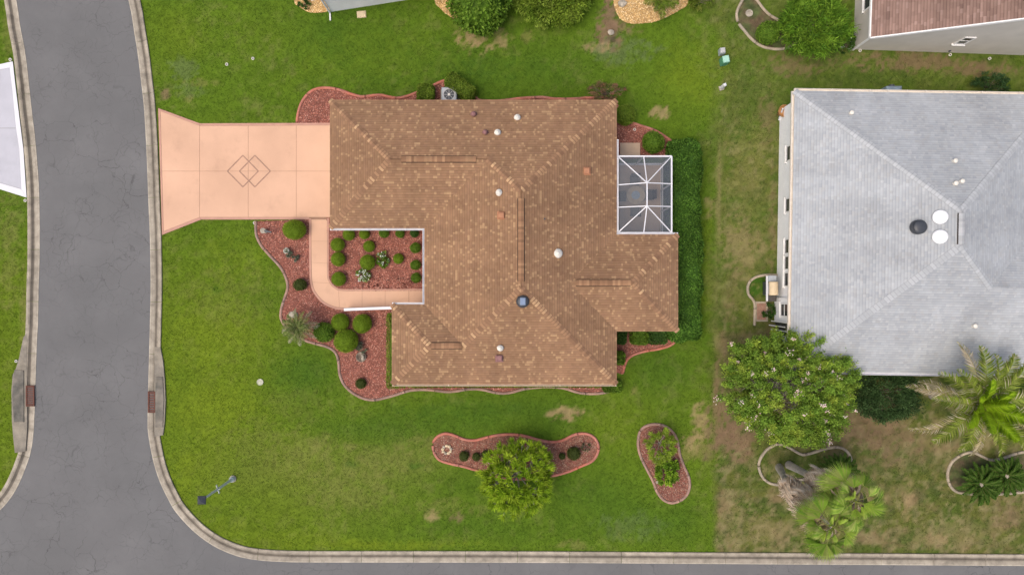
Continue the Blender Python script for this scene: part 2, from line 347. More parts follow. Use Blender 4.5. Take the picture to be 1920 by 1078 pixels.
drive = [(297,203),(375,232),(640,231),(640,412),(378,412),(304,441)]
walk_outer = [(580,410),(580,470),(581,520),(585,542),(594,557),(606,569),(622,577),(642,581),(700,581),(850,579)]
walk_inner = [(617,410),(617,470),(617,515),(619,525),(624,533),(632,539),(643,542),(700,542),(850,541)]
walk = walk_outer + walk_inner[::-1]
wdrive = [(-160,160),(-10,124),(25,116),(30,160),(40,240),(45,280),(51,371),(0,355),(-160,310)]

# ------------------------------------------------------------------ ground and lawn
gv = 450
mk('ground', [(-gv,-gv,-.06),(gv,-gv,-.06),(gv,gv,-.06),(-gv,gv,-.06)], [(0,1,2,3)], M['ground'])['kind'] = 'structure'

def lerp(a, b, t): return a*(1-t[..., None])+np.asarray(b)*t[..., None]
PATCH = [  # centre, radii (photo px), colour key, strength: bare, dry and greener turf spots; dark ones along the house paint its shade
 (890,78,34,22,'sand',.9),(940,72,14,22,'sand',.7),(985,70,22,12,'dry',.6),(1140,60,24,34,'dirt',.9),(1160,50,40,16,'dirt',.7),(1120,88,26,12,'sand',.7),(1145,15,16,34,'dirt',.9),
 (1175,95,60,26,'grey',.5),(1238,212,20,12,'sand',.75),(345,135,28,26,'grey',.45),(308,176,10,12,'dirt',.7),(375,155,30,8,'dry',.5),(356,186,12,8,'dry',.7),(360,172,40,14,'grey',.35),
 (1060,775,30,14,'sand',.8),(1085,773,12,6,'dirt',.6),(1057,773,7,5,'hole',.9),(1148,70,10,9,'hole',.7),(1322,855,6,6,'hole',.7),(1186,732,8,12,'dry',.7),(1300,830,16,20,'sand',.8),(1312,790,14,40,'sand',.7),(1322,850,14,18,'dirt',.5),(1305,845,40,16,'dry',.6),
 (812,966,14,10,'sand',.75),(855,970,13,10,'dirt',.6),(830,950,40,20,'dry',.3),(900,958,20,10,'dry',.3),(1073,1020,34,8,'dry',.5),(1180,985,60,26,'grey',.3),
 (640,660,0,0,'dry',0),(650,910,80,50,'dry',.3),(560,850,60,40,'dry',.25),(790,835,50,26,'dry',.4),(700,870,60,30,'dry',.25),(610,830,30,20,'dry',.35),(650,838,20,8,'dry',.5),
 (430,560,80,50,'dry',.2),(405,545,10,8,'lush_shade',.5),(660,870,12,10,'lush_shade',.5),(780,873,14,8,'lush_shade',.6),(400,760,80,50,'bright',.5),(440,480,60,40,'bright',.3),(360,650,50,60,'bright',.4),
 (560,760,60,30,'dry',.15),(480,820,60,40,'dry',.2),(340,900,24,60,'bright',.5),(430,990,40,20,'bright',.4),(700,1020,180,8,'bright',.6),(860,765,120,16,'lush_shade',.35),
 (1325,480,10,160,'bright',.3),(1330,390,12,22,'sand',.45),(1330,520,8,60,'dry',.3),(560,700,60,26,'lush_shade',.3),(900,130,80,30,'lush_shade',.35),(760,110,180,50,'bright',.15),
 # neighbour's thin turf
 (1400,330,36,140,'dry',.45),(1390,460,40,60,'straw',.6),(1415,400,30,40,'green2',.4),(1400,200,44,60,'green2',.5),(1490,120,60,22,'dirt',.6),(1700,118,130,20,'dirt',.75),(1850,130,60,14,'dirt',.7),(1620,145,120,16,'green2',.8),
 (1560,110,30,14,'green2',.6),(1860,112,20,14,'green2',.6),(1400,660,30,30,'green2',.3),(1355,800,30,60,'dirt',.75),(1385,830,40,40,'dirt',.7),(1620,800,60,30,'dirt',.6),(1670,830,50,40,'dirt',.6),
 (1700,930,12,40,'sand',.5),(1740,1010,50,10,'sand',.55),(1650,900,60,40,'green2',.35),(1480,850,60,30,'green2',.5),(1530,870,60,30,'green2',.8),(1400,900,30,40,'green2',.35),(1450,990,50,30,'straw',.45),(1380,980,30,40,'straw',.4),
 (1720,880,60,40,'green2',.35),(1800,1000,90,30,'straw',.35),(1880,1020,60,12,'green2',.3),(1900,960,40,30,'dirt',.4),(1640,1030,80,8,'green2',.5),(1700,1000,40,20,'green2',.4),(1430,540,26,22,'lush_shade',1.0),(1370,640,16,80,'dirt',.3),(1345,740,8,90,'dirt',.6),
 (20,60,20,80,'dry',.4),(48,600,10,120,'dry',.6),(20,420,30,50,'dry',.4),(15,520,20,60,'dry',.35),(1040,250,0,0,'dry',0),(1300,130,60,60,'bright',.25),(1440,215,16,50,'dirt',.45),(1448,420,6,120,'dirt',.5)]
CK = {'hole':(.05,.04,.03),'sand':(.32,.235,.12),'dirt':(.20,.130,.080),'dry':(.20,.195,.058),'grey':(.135,.175,.075),'lush_shade':(.048,.112,.012),'bright':(.155,.215,.014),'straw':(.25,.20,.095),'green2':(.068,.105,.018)}
SOFT = [(575,690,75,60,'lush_shade',.6),(500,560,50,40,'lush_shade',.3),(700,790,150,30,'lush_shade',.5),(960,775,180,34,'lush_shade',.5),(1230,700,90,70,'lush_shade',.55),(1120,930,70,40,'lush_shade',.35),(1240,980,110,40,'lush_shade',.35),(850,120,150,60,'lush_shade',.45),(620,60,80,60,'lush_shade',.3),(1060,120,90,50,'lush_shade',.25),(420,620,70,60,'bright',.6),(400,760,90,70,'bright',.55),(380,870,60,60,'bright',.4),(620,900,130,60,'dry',.28),(760,850,90,40,'dry',.3),(480,880,80,40,'dry',.2),(330,80,60,80,'bright',.3),(1290,150,60,60,'bright',.35),(1150,800,60,60,'bright',.25),(700,1015,260,14,'bright',.4),(880,980,120,40,'lush_shade',.25)]
LOTX = [(-300,1338),(60,1352),(170,1350),(500,1342),(800,1338),(1080,1345),(1400,1345)]
def lawn_col(X, Y):
    px = X*F/H+960; py = 539-Y*F/H
    big = fbm(X*.16, Y*.16, 3, 4); mid = fbm(X*.7, Y*.7, 9, 4); sm = fbm(X*2.6, Y*2.6, 21, 3)
    c = np.empty(X.shape+(3,)); c[:] = (.092, .160, .012)
    c = lerp(c, (.064, .124, .010), np.clip((mid-.5)*2.4+.15, 0, 1)*.7)
    c = lerp(c, (.132, .192, .014), np.clip((big-.46)*3.2, 0, 1)*.42)
    c = lerp(c, (.185, .205, .055), np.clip((sm-.52)*4.0, 0, 1)*np.clip((fbm(X*.35, Y*.35, 77, 3)-.36)*4, 0, 1)*.5)
    left = np.clip((900-px)/420, 0, 1)*np.clip((py-360)/200, 0, 1)*(.6+.8*mid)
    c = lerp(c, (.145, .200, .012), left*.4)
    for cx, cy, rx, ry, key, st in SOFT:                 # broad soft turf tones; dark green ones paint shade by house and trees
        dd = ((px-cx+(mid-.5)*60)/rx)**2+((py-cy+(big-.5)*60)/ry)**2
        c = lerp(c, CK[key], np.exp(-dd*1.1)*st)
    # neighbour lots
    lx = np.interp(py, [a for a, b in LOTX], [b for a, b in LOTX])
    wob = (fbm(X*1.1, Y*1.1, 33, 3)-.5)*24
    wide = np.interp(py, [0, 330, 480, 640, 760, 900], [80, 70, 45, 36, 34, 14]); r = np.clip((px-lx+wob*(.5+wide/30))/wide+.5, 0, 1)
    d0 = np.empty_like(c); d0[:] = (.118, .132, .030)
    d0 = lerp(d0, (.205, .150, .078), np.clip((fbm(X*.9, Y*.9, 40, 5)-.44)*5, 0, 1)*np.clip(.45+(py-500)/400, .45, .85))
    d0 = lerp(d0, (.072, .118, .018), np.clip((fbm(X*1.1, Y*1.1, 50, 5)-.47)*6, 0, 1)*.75)
    d0 = lerp(d0, (.26, .22, .11), np.clip((fbm(X*4, Y*4, 60, 3)-.50)*6, 0, 1)*.6)
    d0 = lerp(d0, (.055, .082, .02), np.clip((fbm(X*3.1, Y*3.1, 64, 3)-.54)*7, 0, 1)*.5)
    nb = np.clip((px-1345)/60, 0, 1)*np.clip((320-py)/100, 0, 1)
    d0 = lerp(d0, (.085, .145, .014), nb*.7)
    strip = np.clip((py-300)/60, 0, 1)*np.clip((640-py)/80, 0, 1); d0 = lerp(d0, (.09, .14, .018), strip*.4)
    c = c*(1-r[..., None])+d0*r[..., None]
    # bare seam between the two lots
    seam = np.exp(-((px-lx-2+wob*.25)/4.5)**2)*np.clip((py-160)/40, 0, 1)*np.clip((790-py)/60, 0, 1)*np.clip((fbm(X*.5, Y*.5, 70, 3)-.28)*3.5, 0, 1)
    c = lerp(c, (.23, .20, .085), seam*.75)
    g = 1+(fbm(X*1.4, Y*1.4, 81, 3)-.5)*.5
    for cx, cy, rx, ry, key, st in PATCH:
        if rx == 0: continue
        dd = ((px-cx)/rx)**2+((py-cy)/ry)**2
        wgt = np.clip((1.0-dd*g*.9-(fbm(X*2.4, Y*2.4, int(cx), 4)-.5)*3.2-(fbm(X*6.5, Y*6.5, int(cy), 3)-.5)*3.0)*1.1, 0, 1)*np.exp(-np.clip(dd-1.2, 0, 9))*st
        c = lerp(c, CK[key], np.clip(wgt, 0, 1))
    # dry rim of turf along the far kerb
    c = c*(1+(fbm(X*6, Y*6, 90, 2)-.5)[..., None]*.3)
    return np.clip(c, .004, 1)
LX0, LX1, LY0, LY1, ST = -37.0, 37.0, -24.0, 23.0, .16
xs = np.arange(LX0, LX1, ST); ys = np.arange(LY0, LY1, ST); nx, ny = len(xs), len(ys)
GX, GY = np.meshgrid(xs, ys); lc = lawn_col(GX, GY)
V = np.stack([GX, GY, np.zeros_like(GX)], -1).reshape(-1, 3)
i0 = (np.arange(ny-1)[:, None]*nx+np.arange(nx-1)[None, :]).ravel()
FQ = np.stack([i0, i0+1, i0+nx+1, i0+nx], 1)
me = fast('lawn', V, FQ)
a = me.color_attributes.new('Col', 'FLOAT_COLOR', 'POINT')
cc = np.ones((len(V), 4), np.float32); cc[:, :3] = lc.reshape(-1, 3)*.92; a.data.foreach_set('color', cc.ravel())
add('lawn', me, M['lawn'])['kind'] = 'structure'

mbr = MB(); mbr.prism(road_poly, -.04, .012); mbr.build('road', M['asphalt'])['kind'] = 'structure'

# kerbs: sections with open joints
def kerb(name, path, side, wide=KW, sec=3.05):
    root = thing(name, kind='structure')
    L = resample(path, .25); nr = normals2(L); per = int(sec/.25)
    prof = [(-.03,-.03),(-.03,.026),(.02,.034),(.20,.028),(.27,.022),(.33,.030),(.42,.075),(.50,.088),(wide-.03,.090),(wide,.075),(wide,-.03)]
    lip, mid_, dirt, back, top = (.43,.385,.31), (.35,.31,.25), (.145,.125,.10), (.28,.245,.195), (.37,.325,.255)
    cols = [lip, lip, mid_, (.30,.265,.21), dirt, dirt, back, top, top, (.36,.32,.25)]
    for s in range(0, len(L)-2, per):
        seg = L[s:s+per+1]
        if len(seg) < 2: continue
        ns = nr[s:s+per+1]; seg = [p.copy() for p in seg]
        seg[0] = seg[0].lerp(seg[1], .04); seg[-1] = seg[-1].lerp(seg[-2], .04)
        k = .88+.2*random.random()
        mb = MB(); sweep(mb, seg, prof, side=side, cols=[tuple(x*k for x in c) for c in cols], nrm=ns)
        mb.build('kerb_section', M['kerb_concrete'], root, usecol=True)
    return root
kerb('kerb_east', EK, 1); kerb('kerb_west', WK, -1); kerb('kerb_south', SK, -1, sec=6)

# storm drain inlets
def inlet(label, top, rest, grate, lid, nb):
    c = P(*grate[0:2]); r = thing('storm_drain', label, 'storm drain', (c.x, c.y, 0), 'storm drains set in the kerbs')
    mb = MB(); mb.prism([p[:2] for p in PX(top)], -.02, .095); mb.build('apron', M['apron'], r)
    mb = MB(); mb.prism([p[:2] for p in PX(lid)], .0, .135); mb.build('lid', M['concrete_dark'], r)
    x0, y0, x1, y1 = grate; a = P(x0, y0); b = P(x1, y1)
    mb = MB(); w, h = b.x-a.x, a.y-b.y; cx, cy = (a.x+b.x)/2, (a.y+b.y)/2
    for dx in (-1, 1): mb.box((cx+dx*(w/2-.03), cy, .085), (.06, h, .05))
    for dy in (-1, 1): mb.box((cx, cy+dy*(h/2-.03), .084), (w-.125, .06, .05))
    mb.build('grate_frame', M['rust'], r)
    mb = MB(); mb.box((cx, cy, .048), (w-.02, h-.02, .012)); mb.build('pit', M['dark_metal'], r)
    for i in range(nb):
        mb = MB(); mb.box((cx, cy-h/2+.06+(i+.5)*(h-.12)/nb, .08), (w-.125, (h-.12)/nb*.55, .04)); mb.build('bar', M['rust'], r)
inlet('brown slotted storm drain grate in the kerb beside the corner lawn', [(291,650),(302,650),(307.5,680),(310,710),(312,750),(310,790),(307,815),(291,818)], None, (279,733,292.5,773), [(293.5,706),(307,706),(309,750),(307,800),(293.5,800)], 8)
inlet('rusty storm drain with dark concrete lid in the far left kerb', [(52,625),(46,632),(38,670),(32,690),(26,702),(23.5,730),(24.5,790),(27,820),(30,848),(50,845),(53,800)], None, (50.5,722,66.5,761), [(30,693),(47,694),(47.5,790),(29,790),(26,740)], 10)

# driveways and walk, slab by slab
def slab(root, name, poly, z0, z1, mat, shrink=.012):
    pts = [Vector(p[:2]) for p in PX(poly)]; n = len(pts)
    ar = sum(pts[i].x*pts[(i+1) % n].y-pts[(i+1) % n].x*pts[i].y for i in range(n)); sg = 1 if ar > 0 else -1
    out = inset(pts, shrink*sg)
    mb = MB(); mb.prism(out, z0, z1); return mb.build(name, mat, root)
def inset(pts, dd):
    n = len(pts); out = []
    for i in range(n):
        p0, p1, p2 = pts[i-1], pts[i], pts[(i+1) % n]
        e1 = (p1-p0).normalized(); e2 = (p2-p1).normalized()
        n1 = Vector((-e1.y, e1.x)); n2 = Vector((-e2.y, e2.x)); bs = n1+n2
        out.append(p1+bs*(dd/max(.3, bs.dot(n1))))
    return out
dr = thing('driveway', kind='structure')
mb = MB(); mb.prism([p[:2] for p in PX(drive)], -.03, .036); mb.build('joint_bed', M['joint'], dr)
def clipY(poly, y, keep):            # split helper for convex pixel polygons
    out = []
    for i in range(len(poly)):
        a, b = poly[i], poly[(i+1) % len(poly)]; ia = (a[1] <= y) == (keep < 0); ib = (b[1] <= y) == (keep < 0)
        if ia: out.append(a)
        if ia != ib: t = (y-a[1])/(b[1]-a[1]); out.append((a[0]+(b[0]-a[0])*t, y))
    return out
BW = 4.5
cols4 = [[(301.5,209),(375,236.5),(375,407.5),(307.5,434)], [(375,236.5),(466,236.3),(466,407.5),(375,407.5)], [(466,236.3),(556,235.8),(556,407.5),(466,407.5)], [(556,235.8),(640,235.5),(640,407.5),(556,407.5)]]
for q in cols4:
    for k in (-1, 1): slab(dr, 'slab', clipY(q, 321.5, k), -.02, .05, M['drive_peach'], .008)
for q in ([(297.5,204),(375,232),(375,236.5),(301.5,209)], [(375,232),(640,231),(640,235.5),(375,236.5)], [(307.5,434),(375,407.5),(378,412),(305,440.5)], [(375,407.5),(580,407.5),(580,412),(378,412)], [(297.5,204),(301.5,209),(307.5,434),(305,440.5)]):
    slab(dr, 'border', q, -.02, .054, M['drive_border'], .003)
for cx in (456, 478.5):
    pts = [(cx-29,321.5),(cx,292),(cx+29,321.5),(cx,351)]
    mb = MB()
    for i in range(4): a, b = P(*pts[i]), P(*pts[(i+1) % 4]); mb.bar((a.x, a.y, .054+(i % 2)*.001+(.002 if cx > 460 else 0)), (b.x, b.y, .054+(i % 2)*.001+(.002 if cx > 460 else 0)), .06, .006)
    mb.build('diamond_inlay', M['inlay'], dr)
wk = thing('walkway', kind='structure')
WO = catmull(gp(walk_outer), step=.1); WI = catmull(gp(walk_inner), step=.1)
mb = MB(); mb.prism(WO+WI[::-1], -.03, .030); mb.build('joint_bed', M['joint'], wk)
def at_path(path, key, v):           # index where path crosses a px coordinate
    pix = [(p.x*F/H+960, 539-p.y*F/H) for p in path]; arr = np.array([q[key] for q in pix])
    if key == 1: return int(np.argmin(np.abs(arr-v)))
    return int(np.argmin(np.abs(arr-v)+(np.array([q[1] for q in pix]) < 500)*999))
cut = [('y',412.5),('y',452),('y',492),('y',530),('x',636),('x',680),('x',723),('x',767),('x',848)]
for a, b in zip(cut, cut[1:]):
    def idx(path, c): return at_path(path, 1 if c[0] == 'y' else 0, c[1])
    ia, ib = idx(WO, a), idx(WO, b); ja, jb = idx(WI, a), idx(WI, b)
    o_, i_ = WO[ia:ib+1], WI[ja:jb+1]
    no = normals2(WO)[ia:ib+1]; ni = normals2(WI)[ja:jb+1]
    o2 = [p+n*.13 for p, n in zip(o_, no)]; i2 = [p-n*.10 for p, n in zip(i_, ni)]
    poly = o2+i2[::-1]; ctr = sum(poly, Vector((0, 0)))/len(poly)
    poly = [p+(ctr-p)*.008 for p in poly]
    mb = MB(); mb.prism(poly, -.02, .046); mb.build('slab', M['drive_peach'], wk)
for pth, sd in ((WO, 1), (WI, -1)):
    mb = MB(); sweep(mb, pth, [(0,-.02),(0,.055),(.12 if sd > 0 else .09,.055),(.12 if sd > 0 else .09,-.02)], side=sd); mb.build('border', M['drive_border'], wk)
wd = thing('driveway_west', kind='structure')
mb = MB(); mb.prism([p[:2] for p in PX(wdrive)], -.03, .036); mb.build('joint_bed', M['concrete_dark'], wd)
for q in ([(-160,170),(-10,134),(19,128),(24,170),(31,241),(-160,241)], [(-160,241),(31,241),(37,280),(41,355),(0,343),(-160,298)]): slab(wd, 'slab', q, -.02, .05, M['drive_white'], .01)
for q in ([(-160,160),(-10,124),(25,116),(19,128),(-10,134),(-160,170)], [(25,116),(30,160),(40,240),(45,280),(51,371),(41,355),(37,280),(31,241),(24,170),(19,128)], [(51,371),(0,355),(-160,310),(-160,298),(0,343),(41,355)]): slab(wd, 'border', q, -.02, .057, M['drive_white_border'], .003)

# ------------------------------------------------------------------ beds: soil, gravel chips, edging
def smooth_bed(edge, rest, closed=False):
    return catmull(gp(edge), closed=closed, step=.18)
def bed(poly, mat, z=.03, name='planting_bed'):
    mb = MB(); mb.prism(poly, -.02, z); mb.build(name, M[mat])['kind'] = 'structure'
def edging(path, mat, label, closed=False, w=.15, h=.11, zb=0.0, group='terracotta garden edgings'):
    nr = normals2(path, closed); prof = [(-w/2,-.02),(-w/2,h*.6),(-w*.32,h*.92),(0,h),(w*.32,h*.92),(w/2,h*.6),(w/2,-.02)]
    c = path[0]; r = thing('garden_edging', label, 'edging', (c.x, c.y, 0), group)
    L = path+[path[0]] if closed else path
    L = resample(L, .16); n = len(L); per = 11; nn = normals2(L)
    if closed: nn[0] = nn[-1] = normals2([L[-2], L[0], L[1]])[1]
    for s in range(0, n-1, per):
        e = min(n-1, s+per)
        if e-s < 1: continue
        seg = [p.copy() for p in L[s:e+1]]; seg[0] = seg[0].lerp(seg[1], .05); seg[-1] = seg[-1].lerp(seg[-2], .05)
        mb = MB(); sweep(mb, seg, prof, side=1, nrm=nn[s:e+1]); mb.build('edging_section', M[mat], r, smooth=True)
    return r
def chips(poly, dens, size, pal, label, z=.03, holes=(), mat='lava', name='gravel', cat='gravel'):
    xs_ = [p[0] for p in poly]; ys_ = [p[1] for p in poly]; A = (max(xs_)-min(xs_))*(max(ys_)-min(ys_)); n = int(A*dens)
    x = RNG.uniform(min(xs_), max(xs_), n); y = RNG.uniform(min(ys_), max(ys_), n); k = inpoly(x, y, poly)
    for h_ in holes: k &= ~inpoly(x, y, h_)
    x, y = x[k], y[k]; n = len(x)
    s = RNG.uniform(.6, 1.35, n)*size; th = RNG.uniform(0, 6.28, n); ang = th[:, None]+np.array([0, 1.7, 3.2, 4.6])[None]+RNG.uniform(-.4, .4, (n, 4))
    rr = s[:, None]*RNG.uniform(.6, 1.1, (n, 4))
    V = np.zeros((n, 5, 3)); V[:, :4, 0] = x[:, None]+np.cos(ang)*rr; V[:, :4, 1] = y[:, None]+np.sin(ang)*rr; V[:, :4, 2] = z-.004+RNG.uniform(0, .016, (n, 4))
    V[:, 4, 0] = x+RNG.uniform(-.4, .4, n)*s; V[:, 4, 1] = y+RNG.uniform(-.4, .4, n)*s; V[:, 4, 2] = z+s*RNG.uniform(.5, 1.0, n)
    b = np.arange(n)[:, None]*5
    Fc = np.stack([np.concatenate([b+i, b+(i+1) % 4, b+4], 1) for i in range(4)], 1).reshape(-1, 3)
    pal = np.array(pal); c = pal[RNG.integers(0, len(pal), n)]*RNG.uniform(.75, 1.25, (n, 1))
    o = add(name, fast(name, V.reshape(-1, 3), Fc, np.repeat(c, 4, axis=0)), M[mat])
    return tag(o, label, cat, kind='stuff')
RED = [(.34,.13,.092),(.40,.165,.12),(.25,.095,.072),(.50,.27,.21),(.17,.074,.06),(.38,.14,.097),(.30,.125,.10)]
TAN = [(.60,.40,.17),(.70,.50,.24),(.50,.32,.13),(.76,.60,.36),(.42,.25,.10)]
def under(poly_px): return [tuple(p[:2]) for p in PX(poly_px)]
pD = catmull(gp(bedD_edge), step=.18); polyD = pD+gp(bedD[len(bedD_edge):])
pA = catmull(gp(bedA_edge), step=.18); polyA = pA+gp(bedA[len(bedA_edge):])
pB = catmull(gp(bedB_edge), step=.18); polyB = pB+gp(bedB[len(bedB_edge):])
pC = catmull(gp(bedC_edge), step=.18); polyC = pC+gp(bedC[len(bedC_edge):])
pE = gp(courtyard); pF = catmull(gp(kidney), True, .18); pG = catmull(gp(teardrop), True, .18)
pH = catmull(gp(bedH), True, .18); pI = catmull(gp(bedI), True, .18); pK = catmull(gp(bedK), True, .18)
pL = gp(bedL); pL = catmull(gp(bedL), False, .18); pM = catmull(gp(bedM), False, .18); pN = catmull(gp(bedN), False, .18)
pJ = catmull(gp(bedJ_edge), step=.18)
for q in (polyD, polyA, polyB, polyC, pE, pF, pG): bed(q, 'bed_soil')
for q in (pL, pM, pN): bed(q, 'bed_soil_tan')
for q in (pI, pK): bed(q, 'bed_soil_brown')
house_core = under([(650,225),(1130,225),(1130,690),(750,690),(750,560),(830,540),(830,415),(650,415)])
DEN = 420
chips(polyD, DEN, .034, RED, 'red lava gravel in the wavy front bed', holes=[house_core, WO+WI[::-1]])
chips(polyA, DEN, .034, RED, 'red lava gravel in the bed along the top side of the house', holes=[house_core])
chips(polyB, DEN, .034, RED, 'red lava gravel above the screened patio')
chips(polyC, DEN, .034, RED, 'red lava gravel in the inner corner bed beside the clipped hedge blocks')
chips(pE, DEN, .034, RED, 'red lava gravel in the courtyard bed among round shrubs', holes=[house_core])
chips(pF, DEN, .034, [(c[0]*.74, c[1]*1.0, c[2]*.95) for c in RED], 'red brown gravel in the kidney shaped island bed')
chips(pG, DEN, .034, [(c[0]*.78, c[1]*1.0, c[2]*1.0) for c in RED], 'red brown gravel in the teardrop island bed')
chips(pL, 380, .036, TAN, 'golden gravel in the bed at the top edge with young palm')
chips(pM, 380, .036, TAN, 'golden gravel beside the white house corner'); chips(pN, 380, .036, TAN, 'golden gravel left of the big round dark bush')
edging(pD, 'edging_weathered', 'wavy terracotta edging round the front bed below the driveway')
edging(pA, 'edging_terracotta', 'terracotta edging along the top side of the brown roofed house')
edging(pB, 'edging_terracotta', 'short straight terracotta edging above the screened patio')
edging(pC, 'edging_terracotta', 'curved terracotta edging in the lower right corner of the brown house')
edging(pF, 'edging_terracotta', 'terracotta edging ring around the kidney shaped island bed', True)
edging(pG, 'edging_weathered', 'mauve brown edging ring around the teardrop island bed', True)
edging(pH, 'edging_tan', 'tan concrete edging loop below the flowering tree', True, group='tan garden edgings')
edging(pI, 'edging_tan', 'tan concrete edging round the two cycads at the right edge', True, group='tan garden edgings')
edging(pJ, 'edging_tan', 'pale curved edging beside the grill and grey roofed house', group='tan garden edgings')
edging(pK, 'edging_tan', 'brownish edging round the small bed at the top right', True, group='tan garden edgings')

# ------------------------------------------------------------------ grass blades
def in_any(x, y, polys):
    r = np.zeros(x.shape, bool)
    for q in polys: r |= inpoly(x, y, q)
    return r
def kerb_poly(path, side):
    nr = normals2(path); return path+[p+n*(KW+.02)*side for p, n in zip(path[::-1], nr[::-1])]
blocked = [road_poly, kerb_poly(EK, 1), kerb_poly(WK, -1), gp(drive), WO+WI[::-1], gp(wdrive), polyD, polyA, polyB, polyC, pE, pF, pG, pL, pM, pN, pI,
           under([(291,650),(302,650),(307.5,680),(310,710),(312,750),(310,790),(307,815),(291,818)]), under([(52,625),(38,670),(26,702),(23.5,730),(24.5,790),(27,820),(50,845)]), under([(640,210),(1140,210),(1140,700),(640,700)]), under([(1462,190),(2300,190),(2300,680),(1455,680)]), under([(1600,92),(2200,110),(2200,-200),(1600,-200)])]
def grass(n, x0, x1, y0, y1):
    x = RNG.uniform(x0, x1, n); y = RNG.uniform(y0, y1, n); k = ~in_any(x, y, blocked); x, y = x[k], y[k]; n = len(x)
    c = lawn_col(x, y); dry = np.clip((c[:, 0]/np.maximum(c[:, 1], 1e-3)-.75)*2.2, 0, 1)
    k = RNG.random(n) > dry*.75; x, y, c = x[k], y[k], c[k]; n = len(x)
    nb = 3; x = np.repeat(x, nb)+RNG.normal(0, .025, n*nb); y = np.repeat(y, nb)+RNG.normal(0, .025, n*nb); c = np.repeat(c, nb, 0)*RNG.uniform(.95, 1.25, (n*nb, 1)); m = n*nb
    th = RNG.uniform(0, 6.283, m); h = RNG.uniform(.02, .05, m); lean = RNG.uniform(.03, .07, m); w = RNG.uniform(.008, .014, m)
    V = np.zeros((m, 3, 3)); V[:, 0, 0] = x-np.sin(th)*w; V[:, 0, 1] = y+np.cos(th)*w; V[:, 1, 0] = x+np.sin(th)*w; V[:, 1, 1] = y-np.cos(th)*w
    V[:, 2, 0] = x+np.cos(th)*lean; V[:, 2, 1] = y+np.sin(th)*lean; V[:, 2, 2] = h
    o = add('grass', fast('grass', V.reshape(-1, 3), np.arange(m*3).reshape(-1, 3), c), M['grass_blade'])
    tag(o, 'mown grass blades covering the lawns around the houses', 'grass', kind='stuff')
grass(330000, -31, 31, -18, 18)

# ------------------------------------------------------------------ houses
G64 = random.Random(99); G64 = [[G64.random() for _ in range(64)] for _ in range(64)]
def gridn(x, y):
    ix, iy = math.floor(x), math.floor(y); fx, fy = x-ix, y-iy; a, b = G64[ix % 64], G64[(ix+1) % 64]
    return (a[iy % 64]*(1-fy)+a[(iy+1) % 64]*fy)*(1-fx)+(b[iy % 64]*(1-fy)+b[(iy+1) % 64]*fy)*fx
def clip_rect(poly, u0, u1, v0, v1):
    for ax, lim, sg in ((0, u0, 1), (0, u1, -1), (1, v0, 1), (1, v1, -1)):
        out = []; n = len(poly)
        for i in range(n):
            a, b = poly[i], poly[(i+1) % n]; da = (a[ax]-lim)*sg; db = (b[ax]-lim)*sg
            if da >= 0: out.append(a)
            if (da >= 0) != (db >= 0):
                t = da/(da-db); out.append((a[0]+(b[0]-a[0])*t, a[1]+(b[1]-a[1])*t))
        poly = out
        if len(poly) < 3: return []
    return poly
def shingle_face(mb, poly, pal, wts, e=.143, lift=.016, tw=(.10, .20), rowvar=.035, seed=0, band=.80):
    rnd = random.Random(seed)
    p = [Vector(q) for q in poly]; n = Vector()
    for i in range(len(p)): n += p[i].cross(p[(i+1) % len(p)])
    n.normalize()
    if n.z < 0: n = -n; p = p[::-1]
    u = Vector((0, 0, 1)).cross(n).normalized(); v = n.cross(u)
    O = min(p, key=lambda q: q.z); q2 = [((q-O).dot(u), (q-O).dot(v)) for q in p]
    umin = min(a for a, b in q2); umax = max(a for a, b in q2); vmax = max(b for a, b in q2)
    off = n*.012; row = 0; v0 = 0.0
    while v0 < vmax:
        strip = clip_rect(q2, umin-1, umax+1, v0, v0+e); rv = 1+rnd.uniform(-rowvar, rowvar)
        if strip:
            a0 = min(a for a, b in strip); a1 = max(a for a, b in strip); uu = a0-rnd.random()*tw[1]
            while uu < a1:
                c = rnd.choices(pal, wts)[0]; w = rnd.uniform(*tw)*(.75 if c is pal[4] else 1.1); t = clip_rect(strip, uu, uu+w, v0, v0+e); uu += w
                if len(t) < 3: continue
                lf = lift*(1.0 if rnd.random() < .6 else .55)
                k = rv*rnd.uniform(.94, 1.06); c = (c[0]*k, c[1]*k, c[2]*k)
                uc = sum(a for a, b in t)/len(t); kw_ = 1+.15*(gridn(uc*.9+seed, v0*.25)-.5)+.12*(gridn(uc*2.3+seed*3, v0*.6+9)-.5)+.10*(gridn(uc*.25+31, v0*.25+seed)-.5); c = (c[0]*kw_, c[1]*kw_, c[2]*kw_)
                P3 = [O+off+u*a+v*b+n*(lf*(1-(b-v0)/e)) for a, b in t]
                for lo, hi, kk in ((v0, v0+e*.7, 1.0), (v0+e*.7, v0+e, band)):      # printed band that paints the shadow line under the next course
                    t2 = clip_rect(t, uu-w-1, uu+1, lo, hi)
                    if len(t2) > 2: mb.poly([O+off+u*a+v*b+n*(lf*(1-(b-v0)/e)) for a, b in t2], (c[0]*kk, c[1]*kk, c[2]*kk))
                for i in range(len(t)):
                    (a, b), (a2, b2) = t[i], t[(i+1) % len(t)]
                    if abs(b-v0) < 1e-5 and abs(b2-v0) < 1e-5:
                        A, B = O+u*a+v*b, O+u*a2+v*b2
                        mb.poly([A, B, P3[(i+1) % len(t)], P3[i]], (c[0]*.9, c[1]*.9, c[2]*.9))
        v0 += e; row += 1
